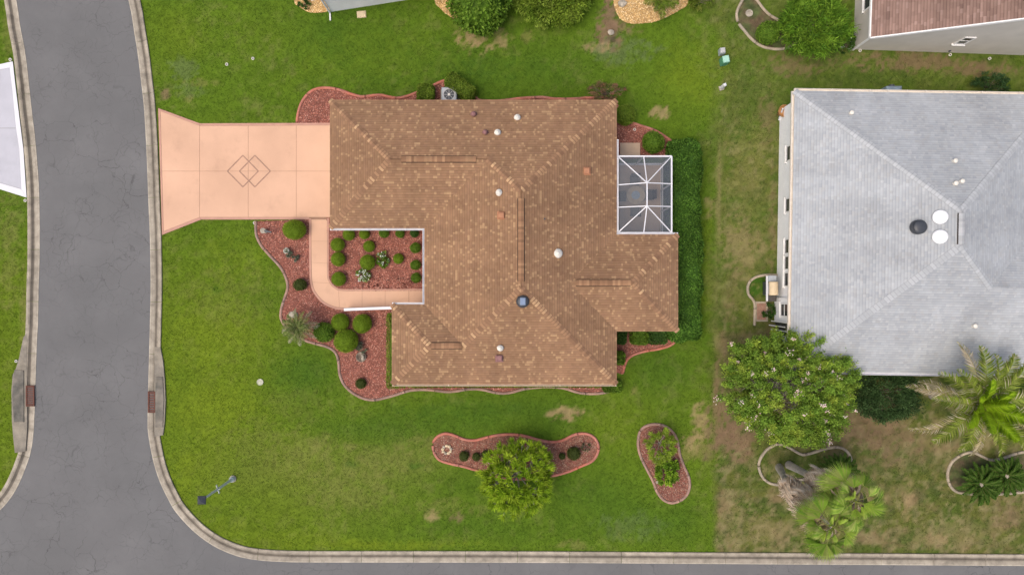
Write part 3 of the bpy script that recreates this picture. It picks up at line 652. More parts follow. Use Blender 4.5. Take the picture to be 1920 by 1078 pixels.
def cap_mesh(name, L, w, drop, th=.022, mats=()):
    v = []; f = []; mi = []; prof = [(-w, -drop), (0, 0), (w, -drop)]; xs_ = (0, L*.62, L); ups = (th, th*.45, .004)
    for x, up in zip(xs_, ups):
        v += [(x, y, z+up) for y, z in prof]+[(x, y, z-.006) for y, z in prof]
    for k in range(2):
        o = k*6
        for q in ((0,6,7,1),(1,7,8,2),(3,4,10,9),(4,5,11,10),(0,3,9,6),(2,8,11,5)): f.append([o+i for i in q]); mi.append(k)
    f += [[0,1,4,3],[1,2,5,4],[12,15,16,13],[13,16,17,14]]; mi += [0,0,1,1]
    me = bpy.data.meshes.new(name); me.from_pydata(v, [], f)
    for m_ in mats: me.materials.append(m_)
    me.polygons.foreach_set('material_index', mi); me.update(); return me
def frame_x(a, b):
    x = (b-a).normalized(); y = Vector((0, 0, 1)).cross(x).normalized(); z = x.cross(y)
    m = Matrix((x, y, z)).transposed().to_4x4(); return m
def ridge_caps(root, lines, me, mat, step, zoff=.03):
    for a, b in lines:                      # a is the low end
        a, b = Vector(a), Vector(b); L = (b-a).length; m = frame_x(a, b); n = int(L/step); base = BASE.get(root.name, Vector())
        for i in range(n):
            q = m.copy(); q.translation = a+(b-a)*(i/n)+Vector((0, 0, zoff))-base
            add('ridge_cap', me, mat, root, q)
def ridge_vent(root, a, b, pal, mat, zt=.075, w=.15, step=.13):
    a, b = Vector(a), Vector(b); m = frame_x(a, b); L = (b-a).length; mb = MB(); n = int(L/step)
    for i in range(n):
        c = random.choice(pal); k = random.uniform(.85, 1.12); c = tuple(x*k for x in c); x0, x1 = i*L/n, (i+1)*L/n+.02
        pts = lambda y, z: [m @ Vector((x0, y, z)), m @ Vector((x1, y, z-.012))]
        for s in (-1, 1):
            A = pts(s*w, zt-.05); B = pts(0, zt); C = pts(s*w, zt-.09)
            mb.poly([q+a for q in ([A[0], A[1], B[1], B[0]] if s < 0 else [B[0], B[1], A[1], A[0]])], c)
            mb.poly([q+a for q in ([A[0], C[0], C[1], A[1]])], (.03, .025, .02)); E_ = pts(s*(w+.035), zt-.095)
            mb.poly([q+a for q in ([C[0], C[1], E_[1], E_[0]] if s < 0 else [E_[0], E_[1], C[1], C[0]])][::-1], (.045, .032, .025))  # dark side strip paints in the shadow line beside the vent
    for x in (0, L):
        mb.poly([a+m @ Vector((x, -w, zt-.05)), a+m @ Vector((x, 0, zt)), a+m @ Vector((x, w, zt-.05)), a+m @ Vector((x, w, -.06)), a+m @ Vector((x, -w, -.06))], (.05, .04, .03))
    mb.build('ridge_vent', mat, root, usecol=True)
def gutter(root, a, b, out, mat, zt, brk=.95, w=.10):
    a, b, out = Vector((*a, 0)), Vector((*b, 0)), Vector((*out, 0)); mb = MB(); z = Vector((0, 0, zt))
    mb.bar(a+out*.012+z-Vector((0, 0, .055)), b+out*.012+z-Vector((0, 0, .055)), .012, .11)
    mb.bar(a+out*w+z-Vector((0, 0, .045)), b+out*w+z-Vector((0, 0, .045)), .018, .13)
    mb.bar(a+out*(w/2+.006)+z-Vector((0, 0, .108)), b+out*(w/2+.006)+z-Vector((0, 0, .108)), w-.03, .012)
    g = mb.build('gutter', mat, root)
    n = max(1, int((b-a).length/brk))
    for i in range(n+1):
        p = a+(b-a)*((i+.02)/(n+.04)); mb = MB(); mb.bar(p+out*.02+z+Vector((0, 0, .022)), p+out*(w+.012)+z+Vector((0, 0, .022)), .045, .012); mb.build('bracket', mat, g)
def window(root, c, nrm, w, h, fr='trim_white', split=1, name='window'):
    """c centre on the wall face, nrm outward 2d"""
    n = Vector((nrm[0], nrm[1], 0)).normalized(); t = Vector((-n.y, n.x, 0)); c = Vector(c); mb = MB(); f = .06
    m4 = Matrix((t, n, Vector((0, 0, 1)))).transposed().to_4x4()
    def bx(cx, cz, sx, sz, dep, o=0):
        q = m4.copy(); q.translation = c+t*cx+Vector((0, 0, cz))+n*o; mb.box(None, (sx, dep, sz), mat=q)
    bx(-w/2+f/2, 0, f, h, .10); bx(w/2-f/2, 0, f, h, .10); bx(0, h/2-f/2, w-2*f, f, .098); bx(0, -h/2+f/2, w-2*f, f, .098)
    if split == 1: bx(0, 0, w-2*f, .04, .07)
    if split == 2: bx(0, 0, .05, h-2*f, .07)
    fo = mb.build(name, M[fr], root)
    mb = MB(); bx(0, 0, w-2*f, h-2*f, .02, .004); mb.build('pane', M['glass'], fo)
    mb = MB(); bx(0, -h/2-.03, w+.12, .06, .14, .03); mb.build('sill', M[fr], fo)
def pipe_vent(root, px, py, z, kind, r=.12):
    p = P(px, py, z); mb = MB()
    if kind in ('white', 'cream'):
        mb.lathe(p, [(r*1.25, -.12), (r*1.2, .0), (r, .03), (r, .14), (r*.98, .16), (r*.35, .165), (r*.33, .19), (0, .19)], 18); mb.build('vent_pipe', M['vent_white'], root, True)
    elif kind == 'dome':
        mb.lathe(p, [(r*1.3, -.14), (r*1.3, -.02), (r*.9, .0), (r*.9, .1), (r*1.05, .12), (r*.9, .2), (r*.5, .26), (0, .28)], 18); mb.build('vent_pipe', M['vent_purple'], root, True)
    elif kind in ('vent_orange', 'vent_purple'):
        mb.box((p.x, p.y, z+.02), (.42, .42, .03)); mb.box((p.x, p.y, z+.09), (.32, .32, .2), bev=.04); mb.build('vent_box', M[kind], root)
def face_roof(house, faces, pal, wts, mat, deck, name='roof', **kw):
    mb = MB()
    for f in faces: mb.poly(f)
    roof = mb.build(name, M[deck], house)
    mb = MB()
    for i, f in enumerate(faces): shingle_face(mb, f, pal, wts, seed=i*13+5, **kw)
    tag(mb.build('shingles', M[mat], roof, usecol=True), kind='stuff')
    return roof

def roof_z(px, py, faces):
    dv = Vector(((px-960)/F, -(py-539)/F, -1.0)); o = Vector((0, 0, H)); best = None
    for f in faces:
        n = Vector()
        for i in range(len(f)): n += Vector(f[i]).cross(Vector(f[(i+1) % len(f)]))
        den = n.dot(dv)
        if abs(den) < 1e-9: continue
        t = n.dot(Vector(f[0])-o)/den; q = o+dv*t
        if bool(inpoly(np.array([q.x]), np.array([q.y]), [tuple(v[:2]) for v in f])[0]) and (best is None or q.z > best): best = q.z
    return best if best is not None else ZE
# --- brown house: eaves traced at 2.85 m, 5-in-12 hips
ZE, PIT = 2.85, .42
K = (H-ZE)/F
def E(px, py, dz=0): return Vector(((px-960)*K, -(py-539)*K, ZE+dz*K*PIT))
house = thing('brown_roof_house', 'house with tan brown shingle hip roof in the middle of the lot', 'house', (0.3, 2.4, 0))
XL, XC, XW, XR, XB = 619, 796, 735, 1156, 1271; YT, YG, YE, YB, Y1, Y2 = 188, 428, 571, 720, 440, 621
gh = (YG-YT)/2; mh = (XR-XC)/2; wh = (YB-YE)/2; bh = (Y2-Y1)/2; xr = (XR+XC)/2
g1 = E(XL+gh, YT+gh, gh); g2 = E(XC+gh, YT+gh, gh); mt = E(xr, YT+mh, mh); mbm = E(xr, YB-mh, mh)
w1 = E(XW+wh, YE+wh, wh); w2 = E(XC+wh, YE+wh, wh); b1 = E(XB-bh, Y1+bh, bh); b2 = E(XR-bh, Y1+bh, bh)
eTL, eTR, eGL, eGR = E(XL, YT), E(XR, YT), E(XL, YG), E(XC, YG); eCE, eWT, eWB, eBR = E(XC, YE), E(XW, YE), E(XW, YB), E(XR, YB)
r1, r2, r3, r4 = E(XR, Y1), E(XB, Y1), E(XB, Y2), E(XR, Y2)
faces = [[eTL, g1, g2, mt, eTR][::-1], [eTL, eGL, g1], [eGL, eGR, g2, g1], [eGR, eCE, w2, mbm, mt, g2], [eCE, eWT, w1, w2][::1], [eWT, eWB, w1], [eWB, eBR, mbm, w2, w1], [eBR, r4, b2, r1, eTR, mt, mbm], [r4, r3, b1, b2], [r3, r2, b1], [r2, r1, b2, b1]]
BR = [(.268,.157,.090),(.256,.148,.085),(.279,.166,.096),(.243,.140,.082),(.365,.230,.128),(.252,.147,.088)]
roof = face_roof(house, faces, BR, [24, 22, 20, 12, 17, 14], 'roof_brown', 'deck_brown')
cm = cap_mesh('cap_brown_mesh', .21, .155, .045, mats=(M['cap_brown'], M['cap_brown_band']))
hips = [(eTL, g1), (eGL, g1), (g2, mt), (eTR, mt), (eWT, w1), (eWB, w1), (w2, mbm), (eBR, mbm), (r2, b1), (r3, b1)]
ridge_caps(roof, hips, cm, M['cap_brown'], .185)
def mid(a, b, t): return a+(b-a)*t
CB = [(.28,.158,.09),(.26,.146,.083),(.24,.134,.077),(.33,.195,.11)]
ridge_vent(roof, mid(g1, g2, .12), mid(g1, g2, .88), CB, M['roof_brown'])
ridge_vent(roof, mid(mt, mbm, .08), mid(mt, mbm, .93), CB, M['roof_brown'])
ridge_vent(roof, mid(w1, w2, .05), mid(w1, w2, .95), CB, M['roof_brown'])
ridge_vent(roof, mid(b1, b2, .04), mid(b1, b2, .9), CB, M['roof_brown'])
eave = [eTL, eTR, r1, r2, r3, r4, eBR, eWB, eWT, eCE, eGR, eGL]
ev2 = [Vector(p[:2]) for p in eave][::-1]
wall_poly = inset(ev2, .45)
mb = MB(); n = len(wall_poly)
for i in range(n):
    a, b = wall_poly[i], wall_poly[(i+1) % n]; mb.poly([(a.x, a.y, -.02), (b.x, b.y, -.02), (b.x, b.y, ZE+.12), (a.x, a.y, ZE+.12)])
mb.build('wall', M['stucco'], house)
mb = MB(); so_in = inset(ev2, .46); so_out = inset(ev2, .03)
for i in range(n):
    j = (i+1) % n; mb.poly([(so_in[i].x, so_in[i].y, ZE-.13), (so_in[j].x, so_in[j].y, ZE-.13), (so_out[j].x, so_out[j].y, ZE-.13), (so_out[i].x, so_out[i].y, ZE-.13)])
mb.build('soffit', M['trim_white'], house)
fo = inset(ev2, .012); fi = inset(ev2, .035); mb = MB()
for i in range(n):
    j = (i+1) % n
    mb.poly([(fo[i].x, fo[i].y, ZE-.17), (fo[j].x, fo[j].y, ZE-.17), (fo[j].x, fo[j].y, ZE-.004), (fo[i].x, fo[i].y, ZE-.004)])
    mb.poly([(fi[i].x, fi[i].y, ZE-.17), (fo[i].x, fo[i].y, ZE-.17), (fo[j].x, fo[j].y, ZE-.17), (fi[j].x, fi[j].y, ZE-.17)][::-1])
mb.build('fascia', M['fascia'], house)
gw = M['white_metal']
gutter(house, eGL[:2], eGR[:2], (0, -1), gw, ZE-.02); gutter(house, eGR[:2], eCE[:2], (-1, 0), gw, ZE-.02); gutter(house, eCE[:2], eWT[:2], (0, 1), gw, ZE-.02)
gutter(house, E(XR, 262)[:2], r1[:2], (1, 0), gw, ZE-.02); gutter(house, r1[:2], r2[:2], (0, 1), gw, ZE-.02)
gutter(house, E(XR+.5, YB)[:2], E(XW, YB)[:2], (0, -1), M['fascia'], ZE-.03, 3)
for px, py, z, k, r in ((970,221,3.55,'white',.15),(933,249,4.15,'white',.15),(936,361,4.75,'white',.15),(1046,475,4.6,'white',.205),(938,652,4.45,'white',.15),(888,215,3.45,'dome',.14),(910,249,4.1,'dome',.13),(936,671,4.15,'vent_purple',0),(940,404,4.75,'vent_orange',0),(1100,321,3.95,'vent_orange',0)):
    pipe_vent(roof, px, py, roof_z(px, py, faces)+.05, k, r)
p = P(1021, 411, roof_z(1021, 411, faces)+.05); mb = MB(); mb.tube([p-Vector((0, 0, .1)), p+Vector((0, 0, .18))], .04, 8); mb.build('vent_pipe', M['dark_metal'], roof)
p = P(980, 565, roof_z(980, 565, faces)+.08); mb = MB(); mb.lathe(p, [(.33, -.12), (.33, .05), (.25, .06), (.25, .14), (.31, .16), (.30, .22), (.2, .27), (0, .28)], 24); fan = mb.build('attic_fan', M['dark_metal'], roof, True)
mb = MB(); mb.box((p.x, p.y, p.z+.30), (.27, .36, .03)); mb.build('solar_panel', M['solar_cell'], fan)
# doors and windows of the brown house
wl = lambda e, d_: e+d_
gx = eTL.x+.45; gyc = (eTL.y+eGL.y)/2
gd = mk('garage_door', *(lambda q: (q.v, q.f))((lambda q: (q.box((gx-.02, gyc, 1.08), (.06, 4.9, 2.16)), q)[1])(MB())), M['garage_white'], house)
for i in range(4):
    for j in range(8):
        q = MB(); q.box((gx-.058, gyc-2.1+j*.6, .32+i*.52), (.016, .5, .4), bev=0); q.build('door_panel', M['garage_white'], gd)
window(house, (eWT.x+.45-.01, (eWT.y+eWB.y)/2, 1.55), (-1, 0), 1.6, 1.3)
for fx in (.2, .5, .8): window(house, (eWB.x+(eBR.x-eWB.x)*fx, eWB.y+.45-.01, 1.55), (0, -1), 1.1, 1.3)
for fx in (.3, .62): window(house, (eTL.x+(eTR.x-eTL.x)*fx, eTL.y-.45+.01, 1.7), (0, 1), 1.0, 1.0)
window(house, (eGR.x+.45-.01, E(0, 470).y, 1.5), (-1, 0), 1.5, 1.5)
q = MB(); q.box((eCE.x+.45-.02, E(0, 548).y, 1.07), (.06, .95, 2.1)); dd = q.build('door', M['door_brown'], house)
q = MB(); q.tube([(eCE.x+.38, E(0, 548).y-.36, 1.0), (eCE.x+.38, E(0, 548).y-.36, 1.14)], .02, 8); q.build('handle', M['galvanized'], dd)
window(house, (eTR.x-.45+.01, E(0, 330).y, 1.1), (1, 0), 2.2, 2.05, split=2, name='sliding_door')
window(house, (r2.x-.45+.01, (r2.y+r3.y)/2, 1.55), (1, 0), 1.5, 1.3)

# --- screened patio
ZC = 2.72
ca, cb, cc_, cd = P(1157.5, 294.5, ZC), P(1259, 293.5, ZC), P(1259, 440, ZC), P(1157.5, 440, ZC)
lan = thing('screen_enclosure', 'white framed hipped screen enclosure over the patio beside the brown roof', 'screen enclosure', (cb.x, cb.y, 0))
t1, t2 = P(1213, 343, 3.25), P(1213, 386.5, 3.25)
x0, x1, yT, yB = ca.x+.02, cb.x, cb.y, cc_.y+.1
q = MB(); q.box(((x0+x1)/2-.05, (yT+yB)/2, .03), (x1-x0+.1, yT-yB+.1, .10)); q.build('patio_floor', M['patio'], lan)
C4 = [Vector((x0, yT, ZC)), Vector((x1, yT, ZC)), Vector((x1, yB, ZC)), Vector((x0, yB, ZC))]
def beam(a, b, w=.075, h=.1): q = MB(); q.bar(a, b, w, h); q.build('beam', M['white_metal'], lan)
dz = Vector((0, 0, .002))
beam(C4[0], C4[1], .075, .12); beam(C4[1]+dz, C4[2]+dz, .075, .12); beam(C4[2], C4[3], .075, .12); beam(C4[3]+dz, C4[0]+dz, .06, .12)
mT = (C4[0]+C4[1])/2+Vector((-.05, 0, 0)); mB = (C4[2]+C4[3])/2+Vector((-.05, 0, 0))
e1, e2 = Vector((x1, P(0, 345, ZC).y, ZC)), Vector((x1, P(0, 387.5, ZC).y, ZC)); f1, f2 = Vector((x0, P(0, 347, ZC).y, ZC)), Vector((x0, P(0, 389, ZC).y, ZC))
for a, b in ((C4[0], t1), (mT, t1), (C4[1], t1), (f1, t1), (e1, t1), (f2, t2), (e2, t2), (C4[3], t2), (mB, t2), (C4[2], t2)): beam(a+dz*2, b+dz*2, .05, .07)
beam(t1+dz*3, t2+dz*3, .065, .08)
def panel(*pts):
    q = MB(); q.poly(pts); q.build('screen_panel', M['screen'], lan)
dn = Vector((0, 0, -.03))
for tri in ((C4[0], mT, t1), (mT, C4[1], t1), (C4[1], e1, t1), (e1, e2, t2, t1), (e2, C4[2], t2), (C4[2], mB, t2), (mB, C4[3], t2), (C4[3], f2, t2), (f2, f1, t1, t2), (f1, C4[0], t1)): panel(*[v+dn for v in tri])
posts = [C4[0], mT, C4[1], e1, e2, C4[2]]
for v in posts: q = MB(); q.box((v.x, v.y, (ZC-.06+.08)/2), (.07, .07, ZC-.06-.08)); q.build('post', M['white_metal'], lan)
for a, b in zip(posts, posts[1:]):
    for z in (.13, .55):
        A, B = Vector((a.x, a.y, z)), Vector((b.x, b.y, z)); dv = (B-A).normalized()*.037; q = MB(); q.bar(A+dv, B-dv, .05, .07); q.build('rail', M['white_metal'], lan)
    panel((a.x, a.y, .17), (b.x, b.y, .17), (b.x, b.y, ZC-.08), (a.x, a.y, ZC-.08))
q = MB(); c = P(1181, 281); q.box((c.x, c.y, .03), (1.15, .75, .10)); tag(q.build('concrete_pad', M['patio_pad']), 'small tan concrete pad outside the screened patio door', 'pad')
tc_ = P(1192, 366, .75); tb = thing('patio_table', 'round patio table with a dark centre under the screen roof', 'table', (tc_.x, tc_.y, .08))
q = MB(); q.lathe((tc_.x, tc_.y, .74), [(.25, 0), (.52, 0), (.54, .015), (.52, .035), (.25, .035), (.25, 0)], 28, cap=False); q.build('table_top', M['table_ring'], tb)
q = MB(); q.lathe((tc_.x, tc_.y, .745), [(.245, 0), (.245, .02), (0, .022)], 24); q.build('centre_plate', M['blue_grey'], tb)
for k in range(4):
    a = k*math.pi/2+.78; q = MB(); q.tube([(tc_.x+.34*math.cos(a), tc_.y+.34*math.sin(a), .08), (tc_.x+.3*math.cos(a), tc_.y+.3*math.sin(a), .745)], .025, 8); q.build('leg', M['furniture'], tb)
for px, py, ang, lb in ((1190, 339, 90, 'dark patio chair above the round table'), (1166, 369, 180, 'dark patio chair between the round table and the house'), (1217, 366, 0, 'dark patio chair right of the round table'), (1191, 397, 270, 'dark patio chair below the round table')):
    c = P(px, py, .5); a = math.radians(ang); ch = thing('patio_chair', lb, 'chair', (c.x, c.y, .08), 'patio chairs round the table'); R = Matrix.Translation((c.x, c.y, 0)) @ Matrix.Rotation(a, 4, 'Z')
    q = MB(); q.box(None, (.5, .5, .07), mat=R @ Matrix.Translation((0, 0, .45))); q.build('seat', M['furniture'], ch)
    q = MB(); q.box(None, (.06, .5, .5), mat=R @ Matrix.Translation((.27, 0, .74)) @ Matrix.Rotation(.15, 4, 'Y')); q.build('backrest', M['furniture'], ch)
    for sx in (-.2, .2):
        for sy in (-.22, .22): q = MB(); q.tube([R @ Vector((sx, sy, .08)), R @ Vector((sx, sy, .42))], .018, 6); q.build('leg', M['furniture'], ch)
    for sy in (-.27, .27): q = MB(); q.bar(R @ Vector((-.2, sy, .64)), R @ Vector((.25, sy, .64)), .05, .04); q.build('armrest', M['furniture'], ch)

# --- grey house on the right
gt = P(1490, 171, ZE); GO = Vector((gt.x, gt.y, 0)); GR = Matrix.Translation(GO) @ Matrix.Rotation(math.radians(-.95), 4, 'Z')
def G(x, y, z=ZE): return GR @ Vector((x, -y, z))          # local x east, y south from the north-west eave corner
gL, gd_, gxr = 14.98, 6.62, 7.05; gz = 5.95; WE = 17.5
pk = (gz-ZE)/gd_; wy = gL-4.6; wz = ZE+4.6*pk; tt = 4.6/gd_; wx = 2*gxr-gxr*tt
A0, A1, A2, A3 = G(0, 0), G(2*gxr, 0), G(2*gxr, gL-9.2), G(0, gL); Rn, Rs = G(gxr, gd_, gz), G(gxr, gL-gd_, gz); WR0, WR1 = G(wx, wy, wz), G(WE, wy, wz); S1, N1 = G(WE, gL), G(WE, gL-9.2)
grey = thing('grey_roof_house', 'white walled house with light grey shingle hip roof on the right', 'house', (GO.x+6, GO.y-7, 0))
gfaces = [[A0, A3, Rs, Rn], [A0, Rn, A1][::-1], [A1, Rn, Rs, WR0, A2], [A3, S1, WR1, WR0, Rs], [WR0, WR1, N1, A2][::-1]]
GY_ = [(.366,.386,.405),(.358,.378,.397),(.375,.393,.41),(.345,.367,.39),(.40,.415,.427),(.366,.378,.386)]
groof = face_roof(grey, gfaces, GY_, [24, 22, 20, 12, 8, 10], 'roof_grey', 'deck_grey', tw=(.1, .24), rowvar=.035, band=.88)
cg = cap_mesh('cap_grey_mesh', .25, .17, .05, .025, (M['cap_grey'], M['cap_grey_band']))
ridge_caps(groof, [(A0, Rn), (A3, Rs), (A1, Rn), (WR0, Rs)], cg, M['cap_grey'], .2)
ridge_vent(groof, mid(Rn, Rs, .08), mid(Rn, Rs, .95), [(.39,.405,.42),(.42,.43,.44)], M['roof_grey']); ridge_vent(groof, mid(WR0, WR1, .25), mid(WR0, WR1, .9), [(.39,.405,.42),(.42,.43,.44)], M['roof_grey'])
gev = [Vector(G(x, y)[:2]) for x, y in ((0, 0), (0, gL), (WE, gL), (WE, gL-9.2), (2*gxr, gL-9.2), (2*gxr, 0))]
gwp = inset(gev, .30); mb = MB(); n = len(gwp)
for i in range(n):
    a, b = gwp[i], gwp[(i+1) % n]; mb.poly([(a.x, a.y, -.02), (b.x, b.y, -.02), (b.x, b.y, ZE+.1), (a.x, a.y, ZE+.1)])
mb.poly([WR1, N1, S1]); mb.build('wall', M['stucco_white'], grey)
gso, gsi = inset(gev, .012), inset(gev, .31); mb = MB()
for i in range(n):
    j = (i+1) % n; mb.poly([(gso[i].x, gso[i].y, ZE-.17), (gso[j].x, gso[j].y, ZE-.17), (gso[j].x, gso[j].y, ZE-.004), (gso[i].x, gso[i].y, ZE-.004)])
mb.build('fascia', M['trim_white'], grey); mb = MB()
for i in range(n):
    j = (i+1) % n; mb.poly([(gsi[i].x, gsi[i].y, ZE-.15), (gsi[j].x, gsi[j].y, ZE-.15), (gso[j].x, gso[j].y, ZE-.15), (gso[i].x, gso[i].y, ZE-.15)])
mb.build('soffit', M['trim_white'], grey)
ax = (GR.to_3x3() @ Vector((1, 0, 0)))[:2]; ay = (GR.to_3x3() @ Vector((0, 1, 0)))[:2]
gutter(grey, A0[:2], A1[:2], ay, M['gutter_cream'], ZE-.02, 1.0, .14); gutter(grey, A0[:2], A3[:2], (-ax[0], -ax[1]), M['gutter_cream'], ZE-.02, 1.9, .14); gutter(grey, A3[:2], S1[:2], (-ay[0], -ay[1]), M['white_metal'], ZE-.02, .85, .14)
def wallx(py, z): return (P(0, py, z).y)
for y0, y1 in ((271, 301), (370, 397.5), (447, 476), (479, 506), (510, 537.5)):
    zc = 1.72; yc = (P(0, y0, zc).y+P(0, y1, zc).y)/2; L_ = (GO.y-yc)
    c = G(.30, L_, zc); window(grey, (c.x-ax[0]*.01, c.y-ax[1]*.01, zc), (-ax[0], -ax[1]), abs(P(0, y0, zc).y-P(0, y1, zc).y), 1.15, split=0)
zc = 1.5; yc = P(0, 581, zc).y; c = G(.30, GO.y-yc, zc)
q = MB(); q.box((c.x-.05, c.y, 1.3), (.14, 1.35, 2.6)); q.build('bay_panel', M['stucco_white'], grey)
window(grey, (c.x-.13, c.y, 1.55), (-1, 0), .75, 1.1, split=1)
for k, (pp, zz) in enumerate((((1722, 426), 5.0),)):
    zz = roof_z(*pp, gfaces)+.1; p = P(*pp, zz); mb = MB(); mb.lathe(p, [(.36, -.15), (.36, .04), (.28, .06), (.28, .14), (.35, .16), (.33, .2), (.2, .25), (0, .26)], 26); mb.build('attic_fan', M['dark_metal'], groof, True)
for pp in ((1763, 407), (1762.5, 444)):
    p = P(*pp, roof_z(*pp, gfaces)+.08); R = Matrix.Translation(p) @ Matrix.Rotation(-.42, 4, 'Y'); mb = MB(); mb.lathe(None, [(.35, -.1), (.35, .04), (.33, .06), (.24, .085), (.1, .10), (0, .102)], 30, M=R); mb.build('skylight_dome', M['skylight'], groof, True)
for px, py, z in ((1790, 302, 4.5), (1803, 340, 5.1), (1791, 344, 5.1), (1596, 212, 3.4), (1827, 611, 4.0)):
    p = P(px, py, roof_z(px, py, gfaces)+.1); mb = MB(); mb.tube([p-Vector((0, 0, .25)), p+Vector((0, 0, .10))], .10, 12); mb.lathe((p.x, p.y, p.z+.10), [(.13, -.03), (.11, .02), (.05, .03), (0, .03)], 12); mb.build('vent_pipe', M['vent_white'], groof, True)
for k in range(3):
    c = G(.22-.12*(k % 2), GO.y-P(0, 603+k*8, 1).y, 0); q = MB(); q.box((c.x-.2, c.y, 1.15), (.05, .05, 2.3)); q.build('lattice_post', M['trim_white'], grey)
q = MB(); c = G(.25, GO.y-P(0, 612, 1).y, 1.15); q.box((c.x, c.y, 1.2), (.06, 1.0, 2.2)); q.build('entry_screen', M['glass'], grey)

# --- red brown gable house at the upper right
o_ = P(1600, 93); RRot = Matrix.Translation((o_.x, o_.y, 0)) @ Matrix.Rotation(math.radians(-2), 4, 'Z')
def U(x, y, z=0): return RRot @ Vector((x, y, z))
red = thing('red_roof_house', 'beige gable house with reddish brown shingle roof at the top right corner', 'house', tuple(o_))
ov, gp_, ridx = .42, .54, 7.4; dep = 14.0; ez = ZE-.05; rz_ = ez+(ridx+ov)*gp_
rf = [[U(-ov, -.32, ez), U(ridx, -.32, rz_), U(ridx, dep, rz_), U(-ov, dep, ez)][::-1], [U(ridx, -.32, rz_), U(2*ridx+ov, -.32, ez), U(2*ridx+ov, dep, ez), U(ridx, dep, rz_)][::-1]]
RD = [(.250,.162,.132),(.232,.150,.122),(.268,.176,.145),(.214,.137,.112),(.295,.198,.166)]
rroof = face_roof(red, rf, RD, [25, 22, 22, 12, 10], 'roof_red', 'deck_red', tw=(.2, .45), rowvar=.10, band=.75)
wz_ = lambda x: ez+(min(x, 2*ridx-x)+ov)*gp_-.04
mb = MB(); mb.poly([U(0, 0, -.02), U(2*ridx, 0, -.02), U(2*ridx, 0, wz_(2*ridx)), U(ridx, 0, wz_(ridx)), U(0, 0, wz_(0))]); mb.poly([U(0, dep, -.02), U(0, 0, -.02), U(0, 0, wz_(0)), U(0, dep, wz_(0))]); mb.poly([U(2*ridx, 0, -.02), U(2*ridx, dep, -.02), U(2*ridx, dep, wz_(0)), U(2*ridx, 0, wz_(0))]); mb.poly([U(2*ridx, dep, -.02), U(0, dep, -.02), U(0, dep, wz_(0)), U(ridx, dep, wz_(ridx)), U(2*ridx, dep, wz_(0))])
mb.build('wall', M['stucco_beige'], red)
mb = MB(); mb.bar(U(-ov, -.36, ez-.06), U(ridx, -.36, rz_-.06), .06, .2); mb.bar(U(ridx, -.358, rz_-.06), U(2*ridx+ov, -.358, ez-.06), .06, .2); mb.build('rake_board', M['trim_white'], red)
mb = MB(); mb.bar(U(-ov-.02, -.3, ez-.07), U(-ov-.02, dep, ez-.07), .1, .14); mb.build('fascia', M['trim_white'], red)
mb = MB(); mb.poly([U(-ov, -.33, ez-.14), U(0, -.33, ez-.14+ov*gp_*0), U(0, dep, ez-.14), U(-ov, dep, ez-.14)]); mb.poly([U(-ov, -.33, ez-.1), U(ridx, -.33, rz_-.1), U(ridx, .0, rz_-.1), U(-ov, .0, ez-.1)]); mb.build('soffit', M['trim_white'], red)
mb = MB(); mb.bar(U(-.03, -.03, 0), U(-.03, -.03, ez-.1), .09, .09); mb.build('corner_board', M['trim_white'], red)
c = U(5.15, -.01, 1.95); nn = (RRot.to_3x3() @ Vector((0, -1, 0)))[:2]; window(red, c, nn, .62, 1.05)
c = U(-.01, 2.35, 1.75); nn = (RRot.to_3x3() @ Vector((-1, 0, 0)))[:2]; window(red, c, nn, 1.3, 1.3, split=2)
mb = MB(); c = P(1818, 93, .4); c2 = U(5.35, -.03, .35); mb.lathe(c2, [(.05, -.06), (.05, .05), (0, .06)], 10); mb.build('hose_bib', M['dark_metal'], red)

# --- white house at the top
o2 = P(621, 23); WRt = Matrix.Translation((o2.x, o2.y, 0)) @ Matrix.Rotation(math.radians(9), 4, 'Z')
def Wp(x, y, z=0): return WRt @ Vector((x, y, z))
wh_ = thing('white_house', 'white walled house cut off by the top edge, left of the dark bush', 'house', tuple(o2))
Lw, Dw = 13.0, 9.0
mb = MB(); cs = [(0, 0), (Lw, 0), (Lw, Dw), (0, Dw)]
for i in range(4): a, b = cs[i], cs[(i+1) % 4]; mb.poly([Wp(*a, -.02), Wp(*b, -.02), Wp(*b, ZE), Wp(*a, ZE)])
mb.build('wall', M['siding_white'], wh_)
e_ = .42; we = [Wp(-e_, -e_, ZE), Wp(Lw+e_, -e_, ZE), Wp(Lw+e_, Dw+e_, ZE), Wp(-e_, Dw+e_, ZE)]; hd = Dw/2+e_; wr1, wr2 = Wp(hd-e_, Dw/2, ZE+hd*.42), Wp(Lw+e_-hd, Dw/2, ZE+hd*.42)
face_roof(wh_, [[we[0], we[1], wr2, wr1], [we[1], we[2], wr2], [we[2], we[3], wr1, wr2], [we[3], we[0], wr1]], GY_, [24, 22, 20, 12, 8, 10], 'roof_grey', 'deck_grey', tw=(.4, .8), e=.2)
mb = MB(); mb.poly([Wp(-e_, -e_, ZE-.1), Wp(Lw+e_, -e_, ZE-.1), Wp(Lw+e_, Dw+e_, ZE-.1), Wp(-e_, Dw+e_, ZE-.1)]); mb.build('soffit', M['trim_white'], wh_)
mb = MB(); mb.bar(Wp(-.06, -.06, 0.02), Wp(-.06, -.06, ZE-.1), .09, .07); mb.bar(Wp(-.06, -.02, .06), Wp(-.12, -.5, .04), .08, .06); mb.build('downspout', M['white_metal'], wh_)

